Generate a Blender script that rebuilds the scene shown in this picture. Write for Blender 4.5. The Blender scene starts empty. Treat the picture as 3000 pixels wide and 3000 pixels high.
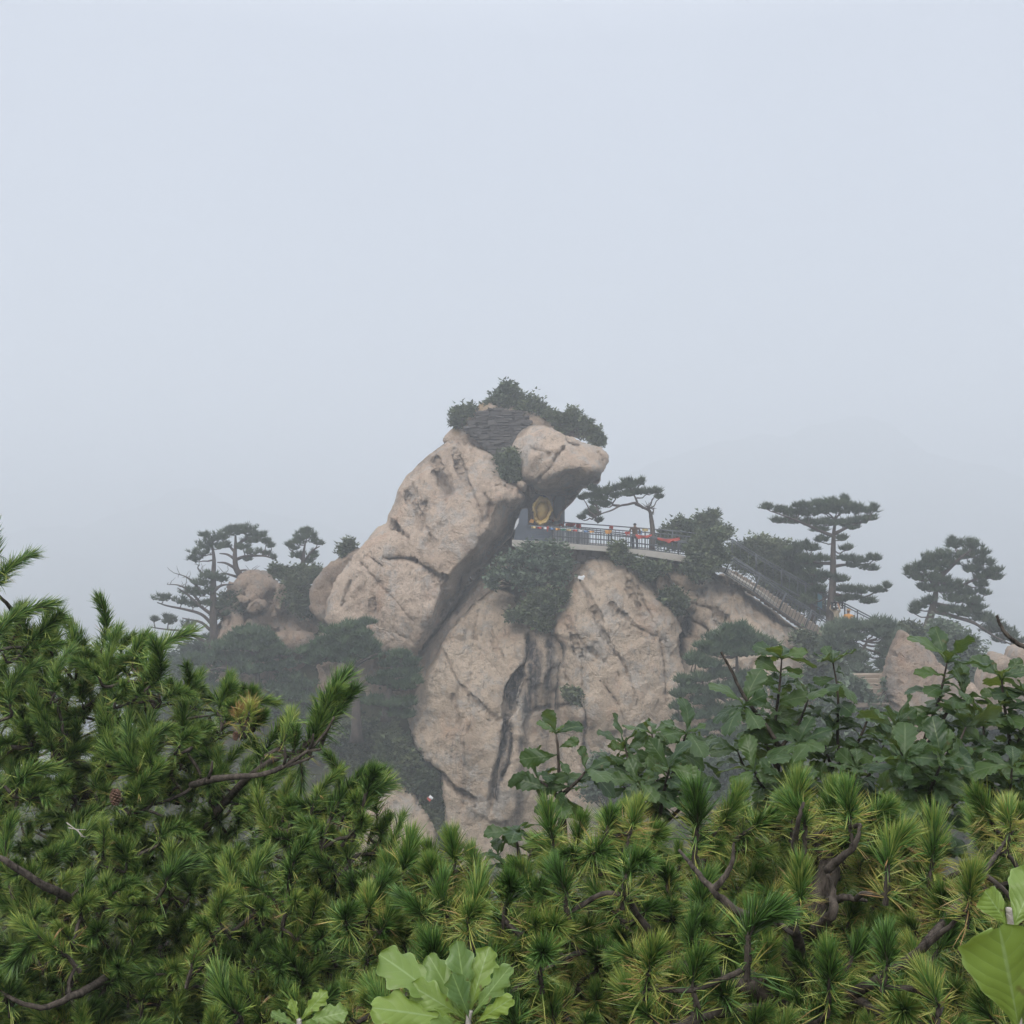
import bpy, math, random
import numpy as np
from mathutils import Vector, Matrix, noise as mnoise
from mathutils.geometry import delaunay_2d_cdt
R = math.radians
SC = bpy.context.scene
COL = SC.collection

# ------------------------------------------------------------------ camera
F = 3600.0                       # focal length in photograph pixels (3000 wide)
cam_d = bpy.data.cameras.new('camera')
cam_d.sensor_width = 36.0
cam_d.lens = 36.0 * F / 3000.0
cam_d.clip_start = 0.05
cam_d.clip_end = 6000
cam = bpy.data.objects.new('camera', cam_d)
COL.objects.link(cam)
cam.location = (0, 0, 0)
cam.rotation_euler = (R(90), 0, 0)
SC.camera = cam

# ------------------------------------------------------------------ world, sun, exposure
SUN_EL, SUN_AZ = 46.0, 200.0      # azimuth clockwise from +Y: behind the camera, a little to the left
W = bpy.data.worlds.new('World')
SC.world = W
W.use_nodes = True
nt = W.node_tree
for n in list(nt.nodes):
    nt.nodes.remove(n)
w_out = nt.nodes.new('ShaderNodeOutputWorld')
w_bg = nt.nodes.new('ShaderNodeBackground')
w_sky = nt.nodes.new('ShaderNodeTexSky')
w_sky.sky_type = 'NISHITA'
w_sky.sun_disc = False
w_sky.sun_elevation = R(SUN_EL)
w_sky.sun_rotation = R(SUN_AZ)
w_sky.dust_density = 4.0
w_scale = nt.nodes.new('ShaderNodeVectorMath'); w_scale.operation = 'SCALE'
w_scale.inputs['Scale'].default_value = 0.10
w_tc = nt.nodes.new('ShaderNodeTexCoord')
w_sep = nt.nodes.new('ShaderNodeSeparateXYZ')
w_ramp = nt.nodes.new('ShaderNodeValToRGB')      # even cloud deck, brighter towards the zenith
w_ramp.color_ramp.elements[0].position = 0.0
w_ramp.color_ramp.elements[0].color = (0.308, 0.340, 0.402, 1)
w_ramp.color_ramp.elements[1].position = 1.0
w_ramp.color_ramp.elements[1].color = (1.56, 1.58, 1.62, 1)
w_el = w_ramp.color_ramp.elements.new(0.36)
w_el.color = (0.350, 0.380, 0.440, 1)
w_no = nt.nodes.new('ShaderNodeTexNoise')
w_no.inputs['Scale'].default_value = 1.6
w_no.inputs['Detail'].default_value = 3.0
w_mr = nt.nodes.new('ShaderNodeMapRange')
w_mr.inputs['From Min'].default_value = 0.3
w_mr.inputs['From Max'].default_value = 0.7
w_mr.inputs['To Min'].default_value = 0.94
w_mr.inputs['To Max'].default_value = 1.06
w_mul = nt.nodes.new('ShaderNodeVectorMath'); w_mul.operation = 'SCALE'
w_mix = nt.nodes.new('ShaderNodeMix'); w_mix.data_type = 'RGBA'
w_mix.inputs['Factor'].default_value = 0.90
L = nt.links.new
L(w_sky.outputs['Color'], w_scale.inputs[0])
L(w_tc.outputs['Generated'], w_sep.inputs[0])
L(w_sep.outputs['Z'], w_ramp.inputs['Fac'])
L(w_tc.outputs['Generated'], w_no.inputs['Vector'])
L(w_no.outputs['Fac'], w_mr.inputs['Value'])
L(w_ramp.outputs['Color'], w_mul.inputs[0])
L(w_mr.outputs['Result'], w_mul.inputs['Scale'])
L(w_scale.outputs['Vector'], w_mix.inputs['A'])
L(w_mul.outputs['Vector'], w_mix.inputs['B'])
L(w_mix.outputs['Result'], w_bg.inputs['Color'])
w_bg.inputs['Strength'].default_value = 1.0
L(w_bg.outputs['Background'], w_out.inputs['Surface'])

sun_d = bpy.data.lights.new('sun', 'SUN')
sun_d.energy = 1.5
sun_d.angle = R(24)
sun_d.color = (1.0, 0.95, 0.88)
sun = bpy.data.objects.new('sun', sun_d)
COL.objects.link(sun)
_sd = Vector((math.sin(R(SUN_AZ)) * math.cos(R(SUN_EL)), math.cos(R(SUN_AZ)) * math.cos(R(SUN_EL)), math.sin(R(SUN_EL))))
sun.rotation_euler = _sd.to_track_quat('Z', 'Y').to_euler()
sun.location = (0, -20, 60)

SC.view_settings.view_transform = 'Standard'
SC.view_settings.look = 'None'
SC.view_settings.exposure = 0.66
SC.view_settings.gamma = 1.0
SC.view_settings.use_curve_mapping = False
SC.render.engine = 'CYCLES'
SC.cycles.max_bounces = 8
SC.cycles.diffuse_bounces = 2
SC.cycles.glossy_bounces = 2
SC.cycles.transmission_bounces = 3
SC.cycles.volume_bounces = 4
SC.cycles.transparent_max_bounces = 6
SC.cycles.use_denoising = True
SC.cycles.denoising_prefilter = 'ACCURATE'
SC.cycles.use_adaptive_sampling = True
SC.cycles.adaptive_threshold = 0.015
SC.cycles.sample_clamp_indirect = 6.0
SC.cycles.caustics_reflective = False
SC.cycles.caustics_refractive = False

# ------------------------------------------------------------------ helpers
def P(px, py, Y):
    return Vector(((px - 1500.0) * Y / F, Y, (1500.0 - py) * Y / F))

def tag(o, label=None, cat=None, group=None, kind=None):
    if label: o['label'] = label
    if cat: o['category'] = cat
    if group: o['group'] = group
    if kind: o['kind'] = kind
    return o

def link(o, parent=None):
    COL.objects.link(o)
    if parent is not None:
        o.parent = parent
    return o

def empty(name, loc, label, cat, group=None):
    o = bpy.data.objects.new(name, None)
    o.empty_display_size = 0.2
    o.location = loc
    link(o)
    return tag(o, label, cat, group)

def mesh_np(name, v, f, mats=(), smooth=True, attrs=None, fmat=None, uv=None):
    """v (N,3); f: list of (M,k) integer arrays"""
    me = bpy.data.meshes.new(name)
    v = np.asarray(v, np.float32)
    if isinstance(f, np.ndarray):
        f = [f]
    f = [np.asarray(a, np.int32) for a in f if len(a)]
    me.vertices.add(len(v))
    me.vertices.foreach_set('co', v.ravel())
    nl = sum(a.size for a in f)
    npoly = sum(len(a) for a in f)
    me.loops.add(nl)
    me.polygons.add(npoly)
    me.loops.foreach_set('vertex_index', np.concatenate([a.ravel() for a in f]))
    st, k = [], 0
    for a in f:
        st.append(k + np.arange(len(a)) * a.shape[1])
        k += a.size
    me.polygons.foreach_set('loop_start', np.concatenate(st).astype(np.int32))
    for m in mats:
        me.materials.append(m)
    if fmat is not None:
        me.polygons.foreach_set('material_index', np.asarray(fmat, np.int32))
    me.polygons.foreach_set('use_smooth', np.full(npoly, smooth))
    me.update(calc_edges=True)
    if attrs:
        for an, av in attrs.items():
            a = me.attributes.new(an, 'FLOAT', 'POINT')
            a.data.foreach_set('value', np.asarray(av, np.float32))
    if uv is not None:
        lay = me.uv_layers.new(name='UVMap')
        li = np.concatenate([a.ravel() for a in f])
        lay.data.foreach_set('uv', np.asarray(uv, np.float32)[li].ravel())
    me.validate()
    return me

class MB:
    """collects verts and faces of mixed size"""
    def __init__(s):
        s.v = []; s.t = []; s.q = []; s.n = 0; s.tm = []; s.qm = []; s.a = []
    def add(s, v, t=None, q=None, m=0, a=0.0):
        v = np.asarray(v, float).reshape(-1, 3)
        if t is not None and len(t):
            t = np.asarray(t, int).reshape(-1, 3) + s.n; s.t.append(t); s.tm.append(np.full(len(t), m))
        if q is not None and len(q):
            q = np.asarray(q, int).reshape(-1, 4) + s.n; s.q.append(q); s.qm.append(np.full(len(q), m))
        s.v.append(v); s.n += len(v)
        s.a.append(np.full(len(v), a) if np.isscalar(a) else np.asarray(a, float))
    def mesh(s, name, mats, smooth=True, origin=(0, 0, 0)):
        v = np.concatenate(s.v) - np.asarray(origin, float)
        f, fm = [], []
        if s.t: f.append(np.concatenate(s.t)); fm.append(np.concatenate(s.tm))
        if s.q: f.append(np.concatenate(s.q)); fm.append(np.concatenate(s.qm))
        return mesh_np(name, v, f, mats, smooth, {'tint': np.concatenate(s.a)}, np.concatenate(fm))
    def build(s, name, mats, parent=None, smooth=True, origin=None):
        if not isinstance(mats, (list, tuple)): mats = [mats]
        if origin is None:
            origin = (0, 0, 0)
        o = bpy.data.objects.new(name, s.mesh(name, mats, smooth, origin))
        if parent is None:
            o.location = origin
        return link(o, parent)
    def tube(s, pts, rad, sides=7, m=0, a=0.0, cap=True, wob=0.0, rng=None):
        pts = [Vector(p) for p in pts]
        n = len(pts)
        if np.isscalar(rad): rad = [rad] * n
        rows = []
        up = Vector((0.12, 0.3, 1)).normalized()
        prev = None
        for i, p in enumerate(pts):
            d = (pts[min(i + 1, n - 1)] - pts[max(i - 1, 0)])
            if d.length < 1e-9: d = Vector((0, 0, 1))
            d.normalize()
            x = d.cross(up if prev is None else prev)
            if x.length < 1e-3: x = d.cross(Vector((1, 0.2, 0)))
            x.normalize(); y = x.cross(d).normalized(); prev = y
            for k in range(sides):
                an = 2 * math.pi * k / sides
                r = rad[i] * (1 + (wob * (rng.random() - .5) if rng else 0))
                rows.append(p + x * (math.cos(an) * r) + y * (math.sin(an) * r))
        q = []
        for i in range(n - 1):
            for k in range(sides):
                k2 = (k + 1) % sides
                q.append((i * sides + k, i * sides + k2, (i + 1) * sides + k2, (i + 1) * sides + k))
        t = []
        if cap:
            rows.append(pts[0]); rows.append(pts[-1])
            for k in range(sides):
                k2 = (k + 1) % sides
                t.append((n * sides, k2, k)); t.append((n * sides + 1, (n - 1) * sides + k, (n - 1) * sides + k2))
        s.add([tuple(r) for r in rows], t, q, m, a)
    def box(s, c, size, m=0, rot=None, jit=0.0, rng=None, a=0.0):
        hx, hy, hz = size[0] / 2, size[1] / 2, size[2] / 2
        vs = []
        for z in (-hz, hz):
            for x, y in ((-hx, -hy), (hx, -hy), (hx, hy), (-hx, hy)):
                p = Vector((x, y, z))
                if rng: p += Vector([(rng.random() - .5) * 2 * jit for _ in range(3)])
                if rot is not None: p = rot @ p
                vs.append(tuple(p + Vector(c)))
        s.add(vs, None, [(0, 3, 2, 1), (4, 5, 6, 7), (0, 1, 5, 4), (1, 2, 6, 5), (2, 3, 7, 6), (3, 0, 4, 7)], m, a)

def spline(pts, n=6):
    """Catmull-Rom through points of any dimension"""
    p = np.asarray(pts, float)
    if len(p) < 3:
        t = np.linspace(0, 1, n + 1)[:, None]
        return p[0] * (1 - t) + p[-1] * t
    e = np.vstack([2 * p[0] - p[1], p, 2 * p[-1] - p[-2]])
    out = []
    for i in range(1, len(e) - 2):
        for k in range(n):
            t = k / n
            a, b, c, d = e[i - 1], e[i], e[i + 1], e[i + 2]
            out.append(.5 * ((2 * b) + (c - a) * t + (2 * a - 5 * b + 4 * c - d) * t * t + (3 * b - a - 3 * c + d) * t ** 3))
    out.append(p[-1])
    return np.array(out)

# vectorised lattice noise, range about -1..1
def _hash(i, j, k, s):
    h = (i * 374761393 + j * 668265263 + k * 1274126177 + s * 974711) & 0xFFFFFFFF
    h = ((h ^ (h >> 13)) * 1274126177) & 0xFFFFFFFF
    h = h ^ (h >> 16)
    return (h & 0xFFFF) / 32767.5 - 1.0
def vnoise(p, s=0):
    i0 = np.floor(p).astype(np.int64)
    f = p - i0
    f = f * f * f * (f * (f * 6 - 15) + 10)
    r = 0
    for dx in (0, 1):
        wx = f[:, 0] if dx else 1 - f[:, 0]
        for dy in (0, 1):
            wy = f[:, 1] if dy else 1 - f[:, 1]
            for dz in (0, 1):
                wz = f[:, 2] if dz else 1 - f[:, 2]
                r = r + wx * wy * wz * _hash(i0[:, 0] + dx, i0[:, 1] + dy, i0[:, 2] + dz, s)
    return r
def fbm(p, o=4, s=0, g=0.5):
    a, r, t = 1.0, 0, 0
    for i in range(o):
        r = r + a * vnoise(p * (2.03 ** i) + 17.3 * i, s + i); t += a; a *= g
    return r / t

def seg_dist(pts, line, closed=False):
    """distance from 2-D points to a polyline"""
    l = np.asarray(line, float)
    if closed: l = np.vstack([l, l[:1]])
    best = np.full(len(pts), 1e9)
    for a, b in zip(l[:-1], l[1:]):
        ab = b - a
        t = np.clip(((pts - a) @ ab) / max(ab @ ab, 1e-12), 0, 1)
        d = np.hypot(*(pts - (a + t[:, None] * ab)).T)
        best = np.minimum(best, d)
    return best
def inside(pts, poly):
    x, y = pts[:, 0], pts[:, 1]
    r = np.zeros(len(pts), bool)
    p = np.asarray(poly, float)
    j = len(p) - 1
    for i in range(len(p)):
        xi, yi, xj, yj = p[i, 0], p[i, 1], p[j, 0], p[j, 1]
        c = ((yi > y) != (yj > y)) & (x < (xj - xi) * (y - yi) / (yj - yi + 1e-12) + xi)
        r ^= c
        j = i
    return r

# ------------------------------------------------------------------ materials
MATS = {}
class NB:
    """small node builder"""
    def __init__(s, name):
        s.m = bpy.data.materials.new(name); s.m.use_nodes = True
        s.t = s.m.node_tree
        for n in list(s.t.nodes): s.t.nodes.remove(n)
        s.out = s.t.nodes.new('ShaderNodeOutputMaterial')
        MATS[name] = s.m
    def n(s, ty, **kw):
        nd = s.t.nodes.new(ty)
        for k, v in kw.items():
            if k in nd.inputs: s.set(nd.inputs[k], v)
            else: setattr(nd, k, v)
        return nd
    def set(s, inp, v):
        if isinstance(v, bpy.types.NodeSocket): s.t.links.new(v, inp)
        else: inp.default_value = v
    def coord(s, kind='Object', scale=1.0):
        tc = s.n('ShaderNodeTexCoord')
        mp = s.n('ShaderNodeMapping')
        sc = scale if hasattr(scale, '__len__') else (scale,) * 3
        mp.inputs['Scale'].default_value = sc
        s.t.links.new(tc.outputs[kind], mp.inputs['Vector'])
        return mp.outputs['Vector']
    def noise(s, scale, detail=4, rough=0.55, vec=None, dist=0.0):
        nd = s.n('ShaderNodeTexNoise')
        nd.inputs['Scale'].default_value = scale; nd.inputs['Detail'].default_value = detail
        nd.inputs['Roughness'].default_value = rough; nd.inputs['Distortion'].default_value = dist
        s.t.links.new(vec if vec is not None else s.coord(), nd.inputs['Vector'])
        return nd.outputs['Fac']
    def ramp(s, fac, stops):
        nd = s.n('ShaderNodeValToRGB')
        e = nd.color_ramp.elements
        while len(e) < len(stops): e.new(0.5)
        for el, (p, c) in zip(e, stops):
            el.position = p; el.color = (c, c, c, 1) if np.isscalar(c) else (*c, 1)
        s.t.links.new(fac, nd.inputs['Fac'])
        return nd.outputs['Color']
    def mix(s, fac, a, b, mode='MIX'):
        nd = s.n('ShaderNodeMix', data_type='RGBA', blend_type=mode)
        for k, v in (('Factor', fac), ('A', a), ('B', b)):
            i = [x for x in nd.inputs if x.name == k and x.type == ('VALUE' if k == 'Factor' else 'RGBA')][0]
            if isinstance(v, tuple) and len(v) == 3: v = (*v, 1)
            s.set(i, v)
        return [o for o in nd.outputs if o.type == 'RGBA'][0]
    def math(s, op, a, b=0.0):
        nd = s.n('ShaderNodeMath', operation=op)
        s.set(nd.inputs[0], a); s.set(nd.inputs[1], b)
        return nd.outputs[0]
    def attr(s, name):
        return s.n('ShaderNodeAttribute', attribute_name=name).outputs['Fac']
    def bump(s, h, strength=0.5, dist=0.05, nrm=None):
        nd = s.n('ShaderNodeBump')
        nd.inputs['Strength'].default_value = strength; nd.inputs['Distance'].default_value = dist
        s.t.links.new(h, nd.inputs['Height'])
        if nrm is not None: s.t.links.new(nrm, nd.inputs['Normal'])
        return nd.outputs['Normal']
    def bsdf(s, col, rough=0.8, spec=0.3, metal=0.0, nrm=None):
        nd = s.n('ShaderNodeBsdfPrincipled')
        if isinstance(col, tuple): col = (*col, 1)[:4]
        s.set(nd.inputs['Base Color'], col); s.set(nd.inputs['Roughness'], rough)
        s.set(nd.inputs['Specular IOR Level'], spec); s.set(nd.inputs['Metallic'], metal)
        if nrm is not None: s.t.links.new(nrm, nd.inputs['Normal'])
        return nd.outputs['BSDF']
    def done(s, sh):
        s.t.links.new(sh, s.out.inputs['Surface']); return s.m
    def leafy(s, col, trans=0.3, tcol=None, rough=0.5, spec=0.3, nrm=None):
        a = s.bsdf(col, rough, spec, nrm=nrm)
        b = s.n('ShaderNodeBsdfTranslucent')
        s.set(b.inputs['Color'], tcol if tcol is not None else col)
        mx = s.n('ShaderNodeMixShader'); mx.inputs['Fac'].default_value = trans
        s.t.links.new(a, mx.inputs[1]); s.t.links.new(b.outputs[0], mx.inputs[2])
        return s.done(mx.outputs[0])

def simple(name, col, rough=0.7, spec=0.3, metal=0.0, var=0.12, scale=6.0):
    b = NB(name)
    c = b.mix(b.noise(scale, 4), tuple(x * (1 - var) for x in col), tuple(min(1, x * (1 + var)) for x in col))
    return b.done(b.bsdf(c, rough, spec, metal))

def rock_mat(name, dark, mid, light, grey, lump=1.0):
    b = NB(name)
    v = b.coord('Object', 1.0)
    n1 = b.noise(0.45, 5, 0.6, v, 0.2)
    n2 = b.noise(2.2, 7, 0.68, v, 0.1)
    n3 = b.noise(7.5, 6, 0.70, v)
    base = b.ramp(n1, [(0.32, dark), (0.47, mid), (0.68, light)])
    base = b.mix(b.ramp(n2, [(0.44, 0.0), (0.66, 0.5)]), base, mid)
    base = b.mix(b.ramp(b.noise(1.5, 6, 0.7, b.coord('Object', (1, 1, 1.2)), 0.3), [(0.34, 0.45), (0.43, 0.0)]), base, dark)
    gre = b.ramp(b.noise(0.8, 7, 0.72, b.coord('Object', (1, 1, 0.8)), 0.3), [(0.50, 0.0), (0.60, 0.75)])
    base = b.mix(gre, base, grey)
    red = b.ramp(b.noise(0.6, 5, 0.65, b.coord('Object', (1.0, 1.3, 0.6)), 0.3), [(0.55, 0.0), (0.68, 0.5)])
    base = b.mix(red, base, (mid[0] * 0.92, mid[1] * 0.74, mid[2] * 0.66))
    spk = b.ramp(b.noise(5.0, 6, 0.75, b.coord('Object', (1, 1, 0.7))), [(0.53, 0.0), (0.62, 0.65)])
    spk = b.math('MULTIPLY', spk, b.ramp(b.noise(0.5, 4, 0.6, b.coord('Object', (1.2, 1, 0.8)), 0.4), [(0.38, 0.15), (0.62, 1.0)]))
    base = b.mix(spk, base, tuple(x * 0.45 for x in dark))
    wash = b.ramp(b.noise(1.1, 5, 0.7, b.coord('Object', (1.6, 1.0, 0.16)), 0.2), [(0.58, 0.0), (0.72, 0.4)])
    base = b.mix(wash, base, (0.14, 0.125, 0.115))
    lich = b.ramp(b.noise(9.0, 5, 0.65, v), [(0.58, 0.0), (0.70, 0.55)])
    base = b.mix(lich, base, tuple(min(1, x * 1.25) for x in light))
    st = b.math('MULTIPLY', b.attr('stain'), b.ramp(b.noise(3.2, 4, 0.7, b.coord('Object', (1, 1, 0.22)), 0.3), [(0.30, 0.3), (0.55, 1.0)]))
    base = b.mix(st, base, (0.035, 0.036, 0.042))
    moss = b.math('MULTIPLY', b.attr('pale'), b.ramp(n2, [(0.35, 0.2), (0.6, 1.0)]))
    base = b.mix(moss, base, (0.44, 0.29, 0.13))
    n4 = b.noise(16.0, 4, 0.7, v)
    h = b.math('ADD', b.math('ADD', b.math('MULTIPLY', n2, 0.75), b.math('MULTIPLY', n3, 0.55)), b.math('MULTIPLY', n4, 0.16))
    base = b.mix(b.ramp(n4, [(0.34, 0.35), (0.44, 0.0)]), base, tuple(x * 0.6 for x in dark))
    vor = b.n('ShaderNodeTexVoronoi', feature='DISTANCE_TO_EDGE')
    vor.inputs['Scale'].default_value = 0.55
    wv = b.n('ShaderNodeVectorMath', operation='ADD')
    nc = b.n('ShaderNodeTexNoise'); nc.inputs['Scale'].default_value = 1.3; nc.inputs['Detail'].default_value = 5
    b.t.links.new(v, nc.inputs['Vector']); b.t.links.new(v, wv.inputs[0]); b.t.links.new(nc.outputs['Color'], wv.inputs[1])
    b.t.links.new(wv.outputs[0], vor.inputs['Vector'])
    crk = b.math('MULTIPLY', b.ramp(vor.outputs['Distance'], [(0.0, 1.0), (0.03, 0.0)]), b.ramp(b.noise(0.7, 3, 0.5, v), [(0.48, 0.0), (0.56, 1.0)]))
    h = b.math('SUBTRACT', h, b.math('MULTIPLY', crk, 0.16))
    nr = b.bump(h, 1.0, 0.36 * lump)
    return b.done(b.bsdf(base, 0.92, 0.12, nrm=nr))

rock_mat('rock_tan', (0.31, 0.236, 0.178), (0.525, 0.408, 0.315), (0.62, 0.495, 0.395), (0.43, 0.40, 0.37))
rock_mat('rock_cream', (0.32, 0.245, 0.182), (0.54, 0.425, 0.32), (0.64, 0.52, 0.405), (0.44, 0.41, 0.375))
rock_mat('rock_brown', (0.23, 0.17, 0.13), (0.38, 0.285, 0.215), (0.47, 0.36, 0.28), (0.32, 0.29, 0.265))
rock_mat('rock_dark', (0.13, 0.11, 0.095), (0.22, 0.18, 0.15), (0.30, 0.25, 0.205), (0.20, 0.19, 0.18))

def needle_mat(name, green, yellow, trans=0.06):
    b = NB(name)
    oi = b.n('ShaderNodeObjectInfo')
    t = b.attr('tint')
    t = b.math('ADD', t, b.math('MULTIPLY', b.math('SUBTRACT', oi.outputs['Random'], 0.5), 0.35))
    c = b.ramp(t, [(0.0, tuple(x * 0.24 for x in green)), (0.34, green), (0.76, yellow), (1.0, (0.32, 0.19, 0.08))])  # lowest stop gives the needle bases their painted-in shade
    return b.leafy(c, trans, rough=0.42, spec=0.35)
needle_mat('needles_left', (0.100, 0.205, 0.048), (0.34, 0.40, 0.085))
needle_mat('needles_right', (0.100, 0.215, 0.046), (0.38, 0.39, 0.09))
def far_leaf(name, c0, c1, trans=0.15):
    b = NB(name)
    c = b.mix(b.attr('tint'), c0, c1)
    return b.leafy(c, trans, rough=0.7, spec=0.15)
far_leaf('far_pine', (0.034, 0.058, 0.034), (0.110, 0.145, 0.078))
far_leaf('far_shrub', (0.040, 0.064, 0.036), (0.155, 0.180, 0.095))
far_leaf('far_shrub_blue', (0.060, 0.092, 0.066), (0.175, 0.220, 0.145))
far_leaf('mid_pine', (0.040, 0.078, 0.044), (0.120, 0.175, 0.088))
def bark_mat(name, c0, c1, sc=8.0):
    b = NB(name)
    v = b.coord('Object', (sc, sc, sc * 0.5))
    n = b.noise(1.0, 6, 0.7, v, 0.5)
    c = b.ramp(n, [(0.35, c0), (0.65, c1)])
    return b.done(b.bsdf(c, 0.9, 0.2, nrm=b.bump(n, 0.8, 0.3 / sc)))
bark_mat('bark_near', (0.018, 0.015, 0.013), (0.115, 0.096, 0.080), 55.0)
bark_mat('bark_far', (0.035, 0.03, 0.027), (0.115, 0.092, 0.078), 3.0)
bark_mat('bark_bare', (0.30, 0.27, 0.24), (0.50, 0.46, 0.42), 30.0)
bark_mat('cone_brown', (0.06, 0.035, 0.025), (0.20, 0.12, 0.085), 60.0)

def oak_mat(name, top, edge, back, vein, vb=0.0022):
    b = NB(name)
    uvn = b.n('ShaderNodeUVMap')
    sx = b.n('ShaderNodeSeparateXYZ'); b.t.links.new(uvn.outputs[0], sx.inputs[0])
    u, w = sx.outputs['X'], sx.outputs['Y']          # u along the leaf, w -1..1 across
    aw = b.math('ABSOLUTE', w)
    oi = b.n('ShaderNodeObjectInfo')
    ph = b.math('SUBTRACT', u, b.math('MULTIPLY', aw, 0.17))
    sw = b.math('ABSOLUTE', b.math('SINE', b.math('MULTIPLY', ph, 26.0)))
    lat = b.ramp(sw, [(0.0, 1.0), (0.16, 0.0)])
    mid = b.ramp(aw, [(0.025, 1.0), (0.06, 0.0)])
    vn = b.math('MAXIMUM', b.math('MULTIPLY', lat, 0.35), mid)
    mott = b.noise(30.0, 4, 0.6, b.coord('Object', 1.0))
    tone = b.math('ADD', b.math('MULTIPLY', oi.outputs['Random'], 0.75), b.math('MULTIPLY', mott, 0.35))
    c = b.mix(tone, top, edge)
    c = b.mix(vn, c, vein)
    spot = b.ramp(b.noise(22.0, 3, 0.6, b.coord('Object', 1.0)), [(0.66, 0.0), (0.72, 0.8)])
    c = b.mix(spot, c, (0.10, 0.075, 0.03))
    rim = b.ramp(aw, [(0.90, 0.0), (1.0, 0.6)])
    c = b.mix(rim, c, tuple(min(1, x * 1.25) for x in vein))
    geo = b.n('ShaderNodeNewGeometry')
    c = b.mix(geo.outputs['Backfacing'], c, back)
    h = b.math('ADD', b.math('MULTIPLY', sw, 0.6), b.math('MULTIPLY', mott, 0.15))
    nr = b.bump(h, 0.5, vb)
    tc = b.mix(tone, tuple(min(1, x * 1.5) for x in edge), (0.22, 0.27, 0.03))
    return b.leafy(c, 0.28, tc, 0.38, 0.38, nr)
oak_mat('oak_leaf', (0.018, 0.044, 0.022), (0.060, 0.112, 0.026), (0.10, 0.15, 0.095), (0.12, 0.165, 0.075))
oak_mat('oak_leaf_pale', (0.070, 0.140, 0.070), (0.215, 0.31, 0.050), (0.17, 0.27, 0.10), (0.25, 0.35, 0.13), 0.0012)
simple('rail_metal', (0.085, 0.095, 0.105), 0.5, 0.4, 0.5)
simple('concrete', (0.40, 0.375, 0.34), 0.9, 0.15)
simple('step_stone', (0.27, 0.22, 0.175), 0.95, 0.1, 0, 0.3, 2.0)
simple('panel_slate', (0.085, 0.10, 0.125), 0.6, 0.3)
simple('panel_grey', (0.20, 0.215, 0.235), 0.7, 0.3)
simple('wall_stone', (0.085, 0.078, 0.074), 0.95, 0.1, 0, 0.4, 2.0)
simple('wall_stone_brown', (0.20, 0.165, 0.14), 0.95, 0.1, 0, 0.4, 2.0)
simple('gold', (0.60, 0.43, 0.15), 0.5, 0.5, 0.15, 0.35, 5.0)
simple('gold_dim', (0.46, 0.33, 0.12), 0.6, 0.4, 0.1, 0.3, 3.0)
for nm, c in (('cloth_red', (0.42, 0.075, 0.06)), ('cloth_yellow', (0.55, 0.43, 0.20)), ('cloth_orange', (0.62, 0.30, 0.08)),
              ('cloth_blue', (0.12, 0.20, 0.36)), ('cloth_green', (0.08, 0.24, 0.16)), ('cloth_white', (0.52, 0.53, 0.55)),
              ('cloth_brown', (0.13, 0.085, 0.06)), ('cloth_navy', (0.022, 0.028, 0.045)), ('cloth_black', (0.02, 0.02, 0.022)),
              ('cloth_beige', (0.42, 0.34, 0.24)), ('cloth_paleblue', (0.42, 0.55, 0.66)), ('skin', (0.42, 0.25, 0.17)), ('hair', (0.02, 0.017, 0.015)),
              ('straw', (0.30, 0.19, 0.10)), ('plastic_white', (0.78, 0.79, 0.80)), ('screen_teal', (0.10, 0.22, 0.27))):
    simple(nm, c, 0.8, 0.2)
# ------------------------------------------------------------------ ground
def smooth(a, b, x):
    t = np.clip((x - a) / (b - a), 0, 1)
    return t * t * (3 - 2 * t)
def ground_h(x, y):
    h = -1.95 - 18.5 * smooth(5.8, 26, y) - 52 * smooth(95, 260, y)
    h = h - 6 * smooth(8, 60, np.abs(x)) * smooth(10, 40, y)
    p = np.stack([x * 0.05, y * 0.05, np.zeros_like(x)], 1)
    amp = 0.25 + 1.6 * smooth(8, 40, y) + 6 * smooth(150, 400, y)
    h = h + amp * fbm(p, 4, 3) + 0.08 * fbm(p * 24, 3, 5)
    mound = 13.0 * np.exp(-(((x + 1) / 21) ** 4 + ((y - 77) / 8) ** 2))
    right = 12.5 * np.exp(-(((x - 23) / 13) ** 2 + ((y - 66) / 8) ** 2))
    left = 5.0 * np.exp(-(((x + 24) / 14) ** 2 + ((y - 80) / 10) ** 2))
    return h + np.maximum(mound, right) + left
gx = np.concatenate([np.linspace(-1300, -70, 34), np.linspace(-60, -8, 40), np.linspace(-7.4, 7.4, 56), np.linspace(8, 60, 40), np.linspace(70, 1300, 34)])
gy = np.concatenate([np.linspace(-60, -3, 14), np.linspace(-2, 10, 60), np.linspace(10.5, 110, 110), np.linspace(118, 1700, 70)])
GX, GY = np.meshgrid(gx, gy)
gv = np.stack([GX.ravel(), GY.ravel(), ground_h(GX.ravel(), GY.ravel())], 1)
nx_, ny_ = len(gx), len(gy)
ii = np.arange(nx_ * ny_).reshape(ny_, nx_)
gf = np.stack([ii[:-1, :-1].ravel(), ii[:-1, 1:].ravel(), ii[1:, 1:].ravel(), ii[1:, :-1].ravel()], 1)
b = NB('forest_floor')
_n = b.noise(1.4, 6, 0.65, b.coord('Object', 1.0))
_c = b.ramp(_n, [(0.35, (0.030, 0.026, 0.018)), (0.55, (0.045, 0.050, 0.026)), (0.72, (0.085, 0.070, 0.052))])
b.done(b.bsdf(_c, 0.95, 0.1, nrm=b.bump(_n, 0.8, 0.2)))
g = bpy.data.objects.new('ground', mesh_np('ground', gv, gf, [MATS['forest_floor']]))
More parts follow.
